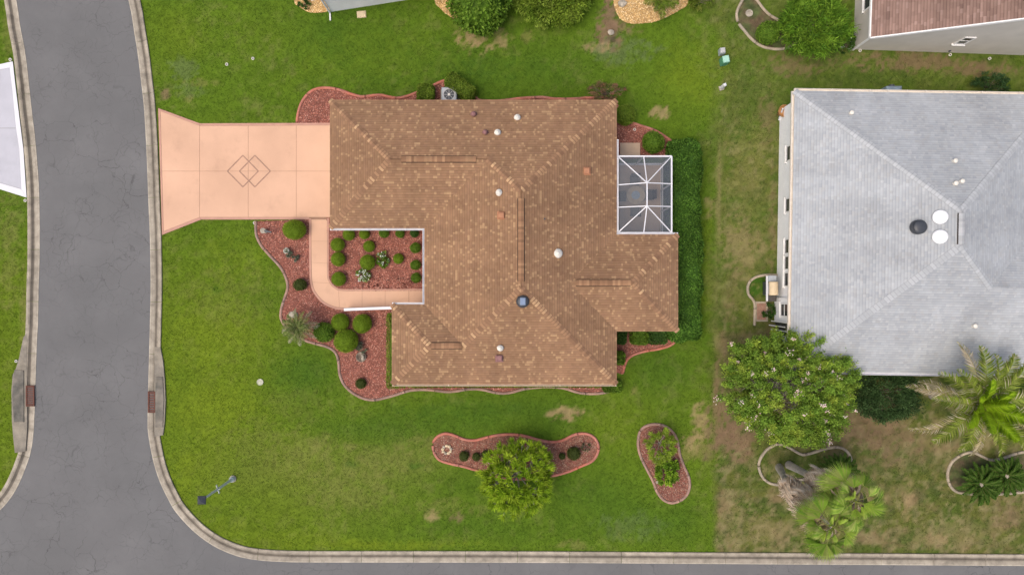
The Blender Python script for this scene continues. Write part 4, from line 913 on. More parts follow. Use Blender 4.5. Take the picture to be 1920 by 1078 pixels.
# ------------------------------------------------------------------ vegetation
def unit(v): return v/np.maximum(np.linalg.norm(v, axis=-1, keepdims=True), 1e-9)
def sph(n, zmin=-1.0):
    z = RNG.uniform(zmin, 1, n); a = RNG.uniform(0, 2*np.pi, n); r = np.sqrt(1-z*z); return np.stack([r*np.cos(a), r*np.sin(a), z], 1)
def leaf_quads(C, D, N, L, Wd, cols, droop=.15):
    """diamond leaves: base C, direction D, facing N"""
    n = len(C); D = unit(D); S = unit(np.cross(D, N)); U_ = np.cross(S, D)
    L = np.broadcast_to(np.asarray(L, float), (n,))[:, None]; Wd = np.broadcast_to(np.asarray(Wd, float), (n,))[:, None]
    V = np.stack([C, C+D*L*.45+S*Wd*.5+U_*L*.06, C+D*L-U_*L*droop, C+D*L*.45-S*Wd*.5+U_*L*.06], 1)
    return V.reshape(-1, 3), np.arange(n*4).reshape(-1, 4), cols
def mixcol(n, pal, j=.25):
    pal = np.array(pal); c = pal[RNG.integers(0, len(pal), n)]; return c*RNG.uniform(1-j, 1+j, (n, 1))
def join(parts):
    V = []; Fq = []; Cc = []; b = 0
    for v, f, c in parts: V.append(v); Fq.append(f+b); Cc.append(c); b += len(v)
    return np.concatenate(V), np.concatenate(Fq), np.concatenate(Cc)
def blob(dirs, nz, amp, fr, seed):
    return 1+amp*((fbm(dirs[:, 0]*fr+9.1, dirs[:, 1]*fr+dirs[:, 2]*fr*.8+3.3, seed, 3)-.5)*2)
def ico(sub, rad, cz=0):
    bm = bmesh.new(); bmesh.ops.create_icosphere(bm, subdivisions=sub, radius=rad); V = np.array([v.co[:] for v in bm.verts]); Fc = np.array([[l.index for l in f.verts] for f in bm.faces]); bm.free(); V[:, 2] += cz; return V, Fc
def quadify(Fc): return np.concatenate([Fc, Fc[:, 2:3]], 1)
G_MID = [(.115,.215,.02),(.145,.25,.025),(.09,.175,.016),(.175,.285,.034)]
G_LIGHT = [(.15,.235,.022),(.185,.27,.028),(.115,.19,.018),(.21,.29,.04)]
G_DARK = [(.050,.115,.020),(.066,.14,.024),(.038,.09,.016),(.085,.165,.03)]
G_YEL = [(.13,.18,.02),(.17,.21,.03),(.10,.15,.016),(.20,.24,.04)]
def ball_mesh(name, pal, n=2300, L=.13, Wd=.085, seed=1, amp=.035, core=True):
    d_ = sph(n, -.75); r = blob(d_, 1, amp, 2.3, seed)*RNG.uniform(.9, 1.03, n); C = d_*r[:, None]
    D = unit(d_*.55+RNG.normal(0, .6, (n, 3))); N = unit(d_+RNG.normal(0, .45, (n, 3)))
    V, Fq, Cc = leaf_quads(C, D, N, L*RNG.uniform(.7, 1.3, n), Wd*RNG.uniform(.7, 1.3, n), mixcol(n, pal))
    parts = [(V, Fq, Cc)]
    if core:
        cv, cf = ico(3, .88); cv *= blob(cv/.88, 1, amp, 2.3, seed)[:, None]; parts.append((cv, quadify(cf), mixcol(len(cf), [pal[2]], .3)))
    V, Fq, Cc = join(parts)
    tri = [tuple(f[:3]) if f[2] == f[3] else tuple(f) for f in Fq.tolist()]
    me = bpy.data.meshes.new(name); me.from_pydata(V.tolist(), [], tri); set_col(me, Cc); me.materials.append(M['leaf']); me.update(); return me
BALLS = {'olive': [ball_mesh('ball_olive', [(.070,.100,.020),(.085,.115,.026),(.055,.075,.016),(.105,.13,.035)], 1500, .16, .07, seed=9, amp=.12)], 'light': [ball_mesh('ball_light', G_LIGHT, seed=s) for s in (1, 2)], 'mid': [ball_mesh('ball_mid', G_MID, seed=s, amp=.09) for s in (3, 4)], 'dark': [ball_mesh('ball_dark', G_DARK, seed=s) for s in (5, 6)], 'fine': [ball_mesh('ball_fine', [(.17,.275,.018),(.205,.31,.022),(.145,.235,.015),(.235,.34,.03)], 4200, .085, .05, seed=s, amp=.05) for s in (7, 8, 17)]}
stem_me = None
def stem_mesh():
    q = MB(); q.tube([(0, 0, 0), (.01, 0, .2), (0, .01, .45)], [.045, .035, .03], 7)
    for a in (0, 2.1, 4.2): q.tube([(0, 0, .2), (.12*math.cos(a), .12*math.sin(a), .5)], [.025, .012], 6)
    me = bpy.data.meshes.new('stem'); me.from_pydata(q.v, [], q.f); me.materials.append(M['bark']); return me
stem_me = stem_mesh()
def ball(px, py, rx, label, kind='mid', ry=None, zr=None, group=None, name='round_shrub', cat='shrub'):
    ry = ry or rx; r0 = rx*H/F; zr = zr or .9*(r0*ry/rx+r0)/2; k = (H-zr)/F; X, Y = rx*k, ry*k; c = P(px, py, zr*.9)
    o = thing(name, label, cat, (c.x, c.y, .02), group)
    add('foliage', random.choice(BALLS[kind]), None, o, Matrix.Translation((0, 0, zr*.86)) @ Matrix.Diagonal((X, Y, zr, 1)) @ Matrix.Rotation(random.random()*6.28, 4, 'Z'))
    add('stem', stem_me, None, o, Matrix.Diagonal((1, 1, zr*1.1, 1)))
    return o
CG = 'clipped ball shrubs in the courtyard'
cy_ = [(654,440,11,'fine','leftmost ball shrub in the row under the courtyard gutter'),(683,439,9.5,'fine','second ball shrub from the left under the courtyard gutter'),(720,437,9,'mid','middle ball shrub in the row under the courtyard gutter'),(750,438,8,'mid','fourth ball shrub from the left under the courtyard gutter'),(777,437,8,'dark','dark ball shrub in the upper right corner of the courtyard'),
 (633,459,12.5,'fine','upper ball shrub of three beside the walkway in the courtyard'),(692,462,10.5,'fine','ball shrub standing alone in the upper middle of the courtyard gravel'),(634,486,13,'fine','middle ball shrub of three beside the walkway in the courtyard'),(689,492,14,'fine','largest courtyard ball shrub, next to the white flowers'),(747,485,9.5,'fine','ball shrub standing alone right of the white flowers in the courtyard'),
 (779,465,9.5,'mid','top ball shrub of three along the right courtyard gutter'),(779,497,9,'mid','middle ball shrub of three along the right courtyard gutter'),(780,521,9,'mid','bottom ball shrub of three along the right courtyard gutter'),(635,523,13,'fine','lowest ball shrub beside the bend of the walkway in the courtyard')]
for px, py, r, k, lb in cy_: ball(px, py, r, lb, k, group=CG)
FG = 'round shrubs in the front bed'
for px, py, rx, ry, k, lb in ((552,431,21,18,'fine','large clipped ball shrub in the corner between driveway and walkway'),(562,534,12,11,'olive','small dark bush alone in the narrow front bed left of the walkway'),(607,623,19,17,'mid','round shrub touching the small palm in the front bed'),(638,604,16,16,'fine','upper left ball of the four shrubs below the white rail'),(679,607,17,17.5,'fine','bright ball shrub right of the group of four below the white rail'),(649,639,22,21,'fine','biggest ball shrub of the four in the front bed'),(677,719,9.5,9.5,'olive','small dark tuft alone in the lowest part of the front bed')): ball(px, py, rx, lb, k, ry, group=FG)
KG = 'small dark shrubs in the kidney bed'
for px, py, r, lb in ((870,855,9,'leftmost little dark shrub in the kidney bed'),(893,856,7.5,'second little dark shrub from the left in the kidney bed'),(911,852,8,'little dark shrub in the kidney bed half under the bright tree'),(1054,855,6,'tiny dark shrub right of the tree in the kidney bed'),(1076,850,12,'wider dark shrub at the right end of the kidney bed')): ball(px, py, r, lb, 'olive', group=KG)
ball(1225, 267, 20, 'round clipped shrub above the screened patio beside the long hedge', 'mid', 19)
ball(1172, 216, 18, 'yellowish bush at the upper right corner of the brown house', 'light', 19)
ball(897, 2, 57, 'very large dark round bush at the top edge', 'mid', 56, 1.5)
ball(1440, 62, 20, 'small round shrub in the brown bed at the top right', 'mid', 21)
ball(1475, 40, 14, 'dark low bush left of the arching green bush at the top right', 'dark', 16)

def box_hedge(label, x0, x1, y0, y1, h, pal, n, L=.1, Wd=.06, rnd_=.5, name='hedge', cat='hedge', amp=.06, round_end=.0):
    """clipped hedge over a ground rectangle given in metres"""
    cx, cy, hx, hy = (x0+x1)/2, (y0+y1)/2, (x1-x0)/2, (y1-y0)/2
    o = thing(name, label, cat, (cx, cy, 0))
    A = [4*hx*hy, 4*hx*h, 4*hy*h]; tot = sum(A); k = RNG.choice(3, n, p=[a/tot for a in A])
    u = RNG.uniform(-1, 1, n); v = RNG.uniform(-1, 1, n); s = np.sign(RNG.uniform(-1, 1, n))
    C = np.zeros((n, 3)); N = np.zeros((n, 3))
    a = k == 0; C[a] = np.stack([u*hx, v*hy, np.full(n, h)], 1)[a]; N[a] = (0, 0, 1)
    a = k == 1; C[a] = np.stack([u*hx, s*hy, (v*.5+.5)*h], 1)[a]; N[a] = np.stack([0*u, s, 0*u], 1)[a]
    a = k == 2; C[a] = np.stack([s*hx, u*hy, (v*.5+.5)*h], 1)[a]; N[a] = np.stack([s, 0*u, 0*u], 1)[a]
    ex = np.maximum(0, np.abs(C[:, 0])-(hx-rnd_)); ey = np.maximum(0, np.abs(C[:, 1])-(hy-rnd_)); ez_ = np.maximum(0, C[:, 2]-(h-rnd_))
    dd = np.stack([np.sign(C[:, 0])*ex, np.sign(C[:, 1])*ey, ez_], 1); ln = np.linalg.norm(dd, axis=1); over = ln > rnd_
    C[over] -= dd[over]*(1-rnd_/ln[over])[:, None]; N = np.where((ln > .05)[:, None], unit(dd), N)
    C += N*((fbm((C[:, 0]+cx)*1.6, (C[:, 1]+cy)*1.6+C[:, 2], 5, 3)-.5)*2*amp-RNG.uniform(0, .1, n))[:, None]
    D = unit(N*.5+RNG.normal(0, .6, (n, 3))); NN = unit(N+RNG.normal(0, .5, (n, 3)))
    V, Fq, Cc = leaf_quads(C, D, NN, L*RNG.uniform(.7, 1.3, n), Wd*RNG.uniform(.7, 1.3, n), mixcol(n, pal, .3)*(1+(fbm((C[:, 0]+cx)*1.1, (C[:, 1]+cy)*1.1, 15, 3)-.5)*1.1)[:, None])
    add('foliage', fast('hedge_foliage', V, Fq, Cc), M['leaf'], o)
    q = MB(); i_ = .16; m = rnd_*.75; zz = h-.14
    pts = [(-hx+m, -hy+i_), (hx-m, -hy+i_), (hx-i_, -hy+m), (hx-i_, hy-m), (hx-m, hy-i_), (-hx+m, hy-i_), (-hx+i_, hy-m), (-hx+i_, -hy+m)] if hx > m+.05 and hy > m+.05 else [(-hx*.7, -hy*.9), (hx*.7, -hy*.9), (hx*.7, hy*.9), (-hx*.7, hy*.9)]
    q.prism(pts, .02, zz*.8, pal[2]); q.prism([(x*.85, y*.97) for x, y in pts], zz*.8-.01, zz, pal[2]); core = q.build('branches', M['leaf'], o, world=False, usecol=True)
    return o
a, b = P(1256, 258, 1.45), P(1318, 640, 1.45)
box_hedge('long dark green clipped hedge running down the right side of the house', a.x, b.x, b.y, a.y, 1.5, [(.070,.165,.02),(.095,.20,.025),(.05,.12,.017),(.12,.24,.034)], 34000, .1, .065, .55, amp=.22)
a, b = P(724, 588, .9), P(735, 728, .9); x_ = eWT.x+.45
box_hedge('narrow clipped hedge along the left wall under the eave', a.x, x_-.05, b.y, a.y, 1.0, G_LIGHT, 5200, .07, .04, .15, amp=.03)
yw = eWB.y+.45
box_hedge('low narrow hedge along the bottom wall under the eave', eWB.x+.5, eBR.x-.6, P(0, 727, .8).y, yw-.04, .85, G_LIGHT, 14000, .07, .04, .15, amp=.03)
a, b = P(1132, 714, .7), P(1166, 736, .7); box_hedge('small green hedge block at the lower right corner of the brown house', a.x, b.x, b.y, a.y, .8, G_MID, 3000, .08, .05, .25, amp=.08)
for xa, xb, lb, pal in ((1158, 1176, 'leftmost clipped block in the inner corner bed', G_DARK), (1184, 1216, 'middle clipped block in the inner corner bed', G_MID), (1217, 1252, 'right clipped block in the inner corner bed', G_DARK)):
    a, b = P(xa, 604, .9), P(xb, 646, .9); box_hedge('clipped green shrub, '+lb, a.x, b.x, b.y, a.y, 1.0, pal, 2600, .085, .055, .25, amp=.06, name='block_shrub', cat='shrub')
a, b = P(1156, 660, .7), P(1172, 684, .7); box_hedge('little green shrub at the wall beside the curved edging', a.x, b.x, b.y, a.y, .8, G_MID, 1300, .085, .055, .2, name='block_shrub', cat='shrub')
a, b = P(781, 156, .9), P(812, 188, .9); box_hedge('square clipped shrub left of the air conditioner', a.x, b.x, b.y, a.y, 1.0, G_LIGHT, 3600, .08, .05, .2, name='block_shrub', cat='shrub', amp=.08)
o = box_hedge('angled clipped shrub behind the air conditioner', -1.0, .85, -.45, .45, 1.05, G_LIGHT, 4800, .08, .05, .25, name='block_shrub', cat='shrub', amp=.1)
c = P(862, 160, 1.0); o.location = (c.x, c.y, 0); o.rotation_euler.z = math.radians(-34)

def leafy_bush(label, px, py, rx, ry, h, pal, n, L=.12, Wd=.05, kind='bush', name='bush', group=None, spread=.5, up=.4, amp=.25, clumps=None, flowers=0, fpal=None, zmin=-.2, seed=3, waxy=False, fsize=.05, core=.55, cat='bush', cfrac=.0):
    """loose bush: leaf clumps through an uneven crown volume, a stem system inside"""
    k = (H-h*.6)/F; X, Y = rx*k, ry*k; c = P(px, py, h*.6); o = thing(name, label, cat, (c.x, c.y, 0), group)
    nc = clumps or max(12, n//40); d_ = sph(nc, zmin); rr = blob(d_, 1, amp, 2.2, seed)*RNG.uniform(.45, 1.0, nc)**.5
    CC = d_*rr[:, None]; z0 = h*.5; S = np.array([X, Y, h*.5]); CP = CC*S*.93+np.array([0, 0, z0])
    per = n//nc; idx = np.repeat(np.arange(nc), per); m = len(idx); od = unit(CC*np.array([1, 1, .8])+np.array([0, 0, up]))
    D = unit(od[idx]*(1-spread)+RNG.normal(0, spread, (m, 3))); C = CP[idx]+RNG.normal(0, 1, (m, 3))*np.array([X, Y, h*.5])*.07
    N = unit(np.array([0, 0, 1.0])+RNG.normal(0, .55, (m, 3))); cl = mixcol(nc, pal, .3)[idx]*RNG.uniform(.8, 1.25, (m, 1))
    V, Fq, Cc = leaf_quads(C, D, N, L*RNG.uniform(.7, 1.3, m), Wd*RNG.uniform(.7, 1.3, m), cl, .2)
    cr = add('crown', fast('crown', V, Fq, Cc), M['leaf_waxy' if waxy else 'leaf'], o)
    q = MB()
    for i in RNG.choice(nc, min(nc, 26), replace=False):
        p = CP[i]; q.tube([(0, 0, .02), (p[0]*.25, p[1]*.25, p[2]*.45), tuple(p*.97)], [.05*h/2, .03*h/2, .008], 5)
    q.build('trunk', M['bark'], o, world=False)
    if flowers:
        fi = RNG.choice(nc, flowers); fd = unit(CC[fi]+np.array([0, 0, .5])); fp = CP[fi]*1.0+fd*S*.09; vs = []; fcs = []; b_ = 0
        m2 = 6; ang = np.arange(m2)/m2*6.283; rep = RNG.uniform(.6, 1.4, flowers)*fsize
        C2 = np.repeat(fp, m2, 0)+RNG.normal(0, fsize*.5, (flowers*m2, 3)); D2 = unit(RNG.normal(0, .7, (flowers*m2, 3))+np.array([0, 0, .3])); N2 = unit(RNG.normal(0, .5, (flowers*m2, 3))+np.array([0, 0, 1]))
        V, Fq, Cc = leaf_quads(C2, D2, N2, np.repeat(rep, m2), np.repeat(rep, m2)*.9, mixcol(flowers*m2, fpal, .12)); add('blossoms', fast('blossoms', V, Fq, Cc), M['flower'], cr)
    return o
WF = [(.74,.64,.58),(.78,.68,.62),(.72,.54,.50),(.68,.46,.44)]
leafy_bush('white flowering plant by the largest courtyard shrub', 680, 517, 14, 13, .5, G_LIGHT, 1500, .09, .045, name='flowering_plant', flowers=60, fpal=[(.85,.85,.82)], fsize=.062, group='white flowering courtyard plants', cat='flower')
leafy_bush('white flowering plant standing tall and narrow in the courtyard centre', 717, 488, 12, 16, .5, G_MID, 1500, .09, .045, name='flowering_plant', flowers=34, fpal=[(.85,.85,.82)], fsize=.055, group='white flowering courtyard plants', cat='flower')
# flowering tree
def crape():
    c0 = P(1478, 722, 2.6); h = 4.6; o = thing('flowering_tree', 'big green tree with pale pink white blossoms beside the grey roof', 'tree', (c0.x, c0.y, 0))
    nc = 720; d_ = sph(nc, -.35); rr = blob(d_, 1, .22, 2.4, 11)*RNG.uniform(.25, 1.0, nc)**.45; S = np.array([3.35, 2.95, 1.9]); CP = d_*rr[:, None]*S+np.array([0, 0, 2.75])
    per = 125; idx = np.repeat(np.arange(nc), per); m = len(idx); od = unit(d_+np.array([0, 0, .7]))
    st = RNG.uniform(0, .55, m)[:, None]                          # leaves strung along an outward twig
    C = CP[idx]+od[idx]*st+RNG.normal(0, .085, (m, 3)); D = unit(od[idx]*.35+RNG.normal(0, .6, (m, 3))); N = unit(np.array([0, 0, .9])+RNG.normal(0, .5, (m, 3)))
    cl = mixcol(nc, [(.20,.32,.04),(.165,.28,.034),(.24,.36,.045),(.30,.40,.05),(.14,.245,.03)], .22)[idx]*RNG.uniform(.75, 1.3, (m, 1))
    V, Fq, Cc = leaf_quads(C, D, N, 0.105*RNG.uniform(.7, 1.3, m), .055*RNG.uniform(.7, 1.3, m), cl); cr = add('crown', fast('crape_crown', V, Fq, Cc), M['leaf_waxy'], o)
    q = MB()
    for a in range(5):
        th = a*1.26+.3; q.tube([(.12*math.cos(th), .12*math.sin(th), -.02), (.4*math.cos(th), .4*math.sin(th), .9), (1.0*math.cos(th+.2), 1.0*math.sin(th+.2), 2.0)], [.09, .07, .05], 8)
        for i in range(22):
            p = CP[(a*22+i*5) % nc]; q.tube([(1.0*math.cos(th+.2), 1.0*math.sin(th+.2), 2.0), ((p[0]+math.cos(th))*.55, (p[1]+math.sin(th))*.55, p[2]*.8+.3), tuple(p)], [.035, .02, .007], 5, cap=False)
    q.build('trunk', M['bark_grey'], o, world=False)
    fi = RNG.choice(np.where(d_[:, 2] > -.2)[0], 62); nf = 62; rep = RNG.uniform(.5, 1.2, nf)**1.5; k = 16
    fp = CP[fi]+od[fi]*.62; C2 = np.repeat(fp, k, 0)+RNG.normal(0, 1, (nf*k, 3))*.085*np.repeat(rep, k)[:, None]; V, Fq, Cc = leaf_quads(C2, unit(RNG.normal(0, 1, (nf*k, 3))), unit(RNG.normal(0, .5, (nf*k, 3))+np.array([0, 0, 1])), .07, .06, mixcol(nf*k, WF, .1)); add('blossoms', fast('blossoms', V, Fq, Cc), M['flower'], cr)
crape()
# bright tree in the kidney bed: whorls of long leaves on a pale branch frame
def whorl_tree(label, px, py, R, Ry, h, pal, nt_, nl, L, Wd, name, cat, seed, base_z=.5, bark='bark_grey', brad=.06, zc=.55):
    k = (H-h*.6)/F; X, Y = R*k-L*.5, Ry*k-L*.5; c = P(px, py, h*.6); o = thing(name, label, cat, (c.x, c.y, 0))
    d_ = sph(nt_, -.15); rr = blob(d_, 1, .24, 2.8, seed)*RNG.uniform(.3, 1, nt_)**.35; TP = d_*rr[:, None]*np.array([X, Y, h*(1-zc)])+np.array([0, 0, h*zc])
    idx = np.repeat(np.arange(nt_), nl); m = len(idx); od = unit(d_*np.array([1, 1, .6])+np.array([0, 0, .45]))
    D = unit(od[idx]*.9+RNG.normal(0, .36, (m, 3))); D[:, 2] = np.abs(D[:, 2])*.8; C = TP[idx]-od[idx]*RNG.uniform(0, .16, (m, 1)); N = unit(np.array([0, 0, 1.0])+RNG.normal(0, .4, (m, 3)))
    cl = mixcol(nt_, pal, .22)[idx]*RNG.uniform(.8, 1.25, (m, 1)); V, Fq, Cc = leaf_quads(C, D, N, L*RNG.uniform(.6, 1.25, m), Wd*RNG.uniform(.8, 1.2, m), cl, .12); add('crown', fast('crown', V, Fq, Cc), M['leaf'], o)
    q = MB(); nb = 9; q.tube([(0, 0, -.02), (.03, .02, base_z), (0, 0, base_z*1.4)], [brad*1.7, brad*1.4, brad*1.2], 9)
    for b_ in range(nb):
        th = b_/nb*6.283; j = np.array([math.cos(th)*X*.42, math.sin(th)*Y*.42, h*zc*.95]); q.tube([(0, 0, base_z), tuple(j*[.5, .5, .72]), tuple(j)], [brad, brad*.7, brad*.5], 7)
        an = np.arctan2(TP[:, 1], TP[:, 0]) % 6.283; sel = np.where(np.abs((an-th+3.1416) % 6.283-3.1416) < 3.1416/nb)[0]
        for i in sel: p = TP[i]; q.tube([tuple(j), tuple((p+j)/2+np.array([0, 0, .08])), tuple(p)], [brad*.42, brad*.28, brad*.16], 5, cap=False)
    q.build('trunk', M[bark], o, world=False); return o
whorl_tree('bright yellow green tree with spiky leaf whorls in the kidney bed', 970, 897, 73, 75, 3.0, [(.21,.33,.016),(.25,.37,.02),(.17,.28,.014),(.29,.40,.028)], 330, 34, .36, .05, 'leafy_tree', 'tree', 21)
whorl_tree('light green open shrub in the upper half of the teardrop bed', 1240, 835, 33, 35, 1.4, [(.23,.33,.03),(.19,.29,.022),(.27,.36,.05)], 70, 24, .30, .04, 'open_shrub', 'shrub', 31, .2, brad=.025)
leafy_bush('leafy darker plant in the lower half of the teardrop bed', 1250, 884, 23, 26, .9, [(.17,.30,.02),(.11,.21,.016),(.23,.36,.028)], 1900, .17, .08, waxy=True, name='leafy_plant', cat='plant', seed=8)
leafy_bush('dry reddish brown shrub at the top right corner of the brown roof', 1136, 172, 36, 20, 1.0, [(.24,.15,.085),(.16,.15,.05),(.29,.16,.10),(.14,.15,.045)], 2300, .09, .035, name='shrub', cat='shrub', seed=9, flowers=26, fpal=[(.30,.085,.07)])
leafy_bush('large light green rounded bush at the top edge right of the dark bush', 1036, -8, 72, 62, 1.5, G_LIGHT, 14000, .17, .07, name='bush', seed=10, amp=.08, spread=.45)
leafy_bush('arching bright green bush left of the beige gable house', 1532, 46, 66, 60, 2.4, [(.125,.245,.02),(.085,.185,.016),(.175,.30,.028)], 12000, .32, .045, name='arching_bush', seed=12, amp=.25, spread=.4, up=.8)
leafy_bush('small dark bush with white flowers at the corner of the beige house', 1584, 78, 22, 22, .8, G_DARK, 1600, .11, .045, name='flowering_bush', seed=13, flowers=24, fpal=[(.8,.8,.78)], fsize=.05)
leafy_bush('big dark green bush between the flowering tree and the feather palm', 1664, 742, 72, 50, 2.0, [(.050,.098,.03),(.064,.12,.038),(.036,.075,.022)], 11000, .15, .05, name='bush', seed=14, amp=.18)
leafy_bush('sparse bluish green shrub above the grey roof at the right', 1862, 158, 34, 24, 1.1, [(.045,.10,.035),(.06,.12,.04),(.035,.075,.02)], 1500, .18, .04, name='shrub', cat='shrub', seed=15)
leafy_bush('dark green foliage under the gutter at the right edge', 1905, 712, 34, 26, 1.6, [(.050,.098,.03),(.064,.12,.038)], 2600, .15, .05, name='bush', seed=16)
leafy_bush('tiny dark shrub in golden gravel at the top left', 569, 8, 13, 11, .5, G_DARK, 700, .08, .045, name='shrub', cat='shrub', seed=17)
leafy_bush('small dry plant right end of the kidney bed', 1099, 838, 10, 8, .35, [(.13,.12,.07),(.10,.12,.05)], 260, .1, .03, name='plant', cat='plant', seed=18)
leafy_bush('grey green plant beside the white pot in the front bed', 548, 481, 12, 10, .35, [(.20,.23,.17),(.14,.17,.11)], 420, .12, .04, name='plant', cat='plant', seed=19)
leafy_bush('grey tufted plant above the stone basin in the front bed', 676, 652, 10, 9, .4, [(.17,.18,.13),(.12,.14,.09)], 380, .14, .03, name='plant', cat='plant', seed=20)
leafy_bush('low green plants beside the grill edging', 1442, 582, 14, 16, .5, G_DARK, 700, .11, .05, name='plant', cat='plant', seed=22)
leafy_bush('small young green bush at the top edge right of the golden bed', 1312, -2, 26, 20, 1.0, G_YEL, 900, .22, .045, name='bush', seed=23)

# palms -------------------------------------------------------------
def feather(name, L, nl, ll, lw, droop, pal, rach, vee=.35, seed=0):
    rg = np.random.default_rng(seed); t = np.linspace(0, 1, 12); pts = [(L*s*(1-.10*s*s), 0, L*(.28*s-droop*s*s*s)) for s in t]; q = MB(); q.tube(pts, [.022*(1-.8*s)+.004 for s in t], 5, rach)
    V = [np.array(q.v)]; quads = [f for f in q.f]; cols = list(q.c); b = len(q.v); out = list(q.v)
    for i in range(nl):
        s = .12+.88*i/(nl-1); x = L*s*(1-.10*s*s); z = L*(.28*s-droop*s**3); l_ = ll*math.sin(math.pi*min(1, .18+.80*s))**.6*rg.uniform(.85, 1.1)
        for sd in (-1, 1):
            fw = .55+.5*s+rg.uniform(-.12, .12); dv = np.array([fw, sd*1.0, vee+rg.uniform(-.25, .2)]); dv /= np.linalg.norm(dv); p0 = np.array([x, 0, z]); w = np.array([1, 0, .2])*lw*.5
            p1 = p0+dv*l_*.55; p2 = p0+dv*l_+np.array([0, 0, -l_*rg.uniform(.15, .45)])
            n0 = len(out); out += [tuple(p0-w*.6), tuple(p0+w*.6), tuple(p1+w), tuple(p2), tuple(p1-w)]; quads.append([n0, n0+1, n0+2, n0+3, n0+4]); c = pal[rg.integers(0, len(pal))]; k = rg.uniform(.8, 1.25); cols.append(tuple(x_*k for x_ in c))
    me = bpy.data.meshes.new(name); me.from_pydata(out, [], quads); set_col(me, cols); me.materials.append(M['leaf_waxy']); return me
def fan(name, R, pet, pal, petc, nseg=26, spread=2.35, droop=.25, seed=0, pleat=.06):
    rg = np.random.default_rng(seed); q = MB(); q.tube([(0, 0, 0), (pet*.5, 0, pet*.1), (pet, 0, pet*.12)], [.022, .018, .014], 6, petc); out = list(q.v); fs = list(q.f); cs = list(q.c); o = np.array([pet, 0, pet*.12])
    for i in range(nseg):
        a0 = -spread+2*spread*i/nseg; a1 = a0+2*spread/nseg; am = (a0+a1)/2; r = R*(.8+.2*math.cos(am*.7))*rg.uniform(.92, 1.05); dr_ = droop*R*(.6+.6*abs(am)/spread)
        def pt(a, rr, up): return tuple(o+np.array([math.cos(a)*rr, math.sin(a)*rr, up-dr_*(rr/R)**2.2]))
        n0 = len(out); out += [tuple(o), pt(a0, r*.6, 0), pt(am, r*.6, pleat*R), pt(a1, r*.6, 0), pt(am+rg.uniform(-.03, .03), r, -.02*R)]
        c = pal[rg.integers(0, len(pal))]; k = rg.uniform(.85, 1.2); c = tuple(x_*k for x_ in c); fs += [[n0, n0+1, n0+2], [n0, n0+2, n0+3], [n0+1, n0+4, n0+2], [n0+2, n0+4, n0+3]]; cs += [c]*4
    me = bpy.data.meshes.new(name); me.from_pydata(out, [], fs); set_col(me, cs); me.materials.append(M['leaf_waxy']); return me
def pose(p, az, el, roll=0, s=1.0): return Matrix.Translation(p) @ Matrix.Rotation(az, 4, 'Z') @ Matrix.Rotation(-el, 4, 'Y') @ Matrix.Rotation(roll, 4, 'X') @ Matrix.Scale(s, 4)
# feather palm at the grey house
def feather_palm():
    h = 4.6; top = P(1838, 762, h); ba = P(1748, 741); o = thing('feather_palm', 'large feather palm with long arching fronds in front of the grey house', 'palm tree', tuple(ba))
    tp = top-ba; q = MB(); q.tube([(0, 0, -.02), tuple(tp*.35+Vector((.05, 0, .0))), tuple(tp*.8), tuple(tp)], [.24, .17, .16, .13], 12); q.build('trunk', M['bark_grey'], o, world=False)
    PG = [(.22,.29,.04),(.27,.33,.06),(.17,.25,.03),(.50,.47,.29)]; PY = [(.21,.34,.012),(.25,.38,.016),(.17,.29,.01)]; PB = [(.52,.44,.30),(.44,.36,.22),(.34,.35,.09),(.60,.54,.42)]
    A = feather('frond_green', 3.1, 54, .66, .055, .42, PG, (.22,.24,.05), .3, 1); B = feather('frond_young', 2.2, 46, .58, .055, .12, PY, (.2,.28,.03), .6, 2); C = feather('frond_dry', 3.5, 50, .5, .042, .5, PB, (.36,.30,.12), -.1, 3)
    for az, el, me, s in ((98,.25,A,1.0),(112,.15,C,.95),(82,.35,A,.9),(62,.2,A,1.0),(45,.3,A,.95),(20,.2,A,1.0),(-5,.15,A,1.05),(-25,.1,C,.9),(-45,.2,A,.95),(-70,.15,A,.85),(-95,.05,C,.75),(-112,.1,A,.8),(-140,.1,A,.95),(-158,.0,C,.98),(158,.1,C,1.02),(140,.2,A,.9),(125,.35,A,.8),(172,.25,A,.85),(70,.8,B,.9),(-20,.7,B,1.0),(-110,.75,B,.85),(160,.75,B,.9),(30,1.0,B,.8),(-160,.5,B,.9),(-60,.6,B,1.0),(110,.6,B,1.0)):
        add('frond', me, None, o, pose(tp, math.radians(az+random.uniform(-5, 5)), el, random.uniform(-.3, .3), s*1.1))
    for az in (150, 162): add('dead_frond', C, None, o, pose(tp*.92, math.radians(az), -.35, .2, .85))
feather_palm()
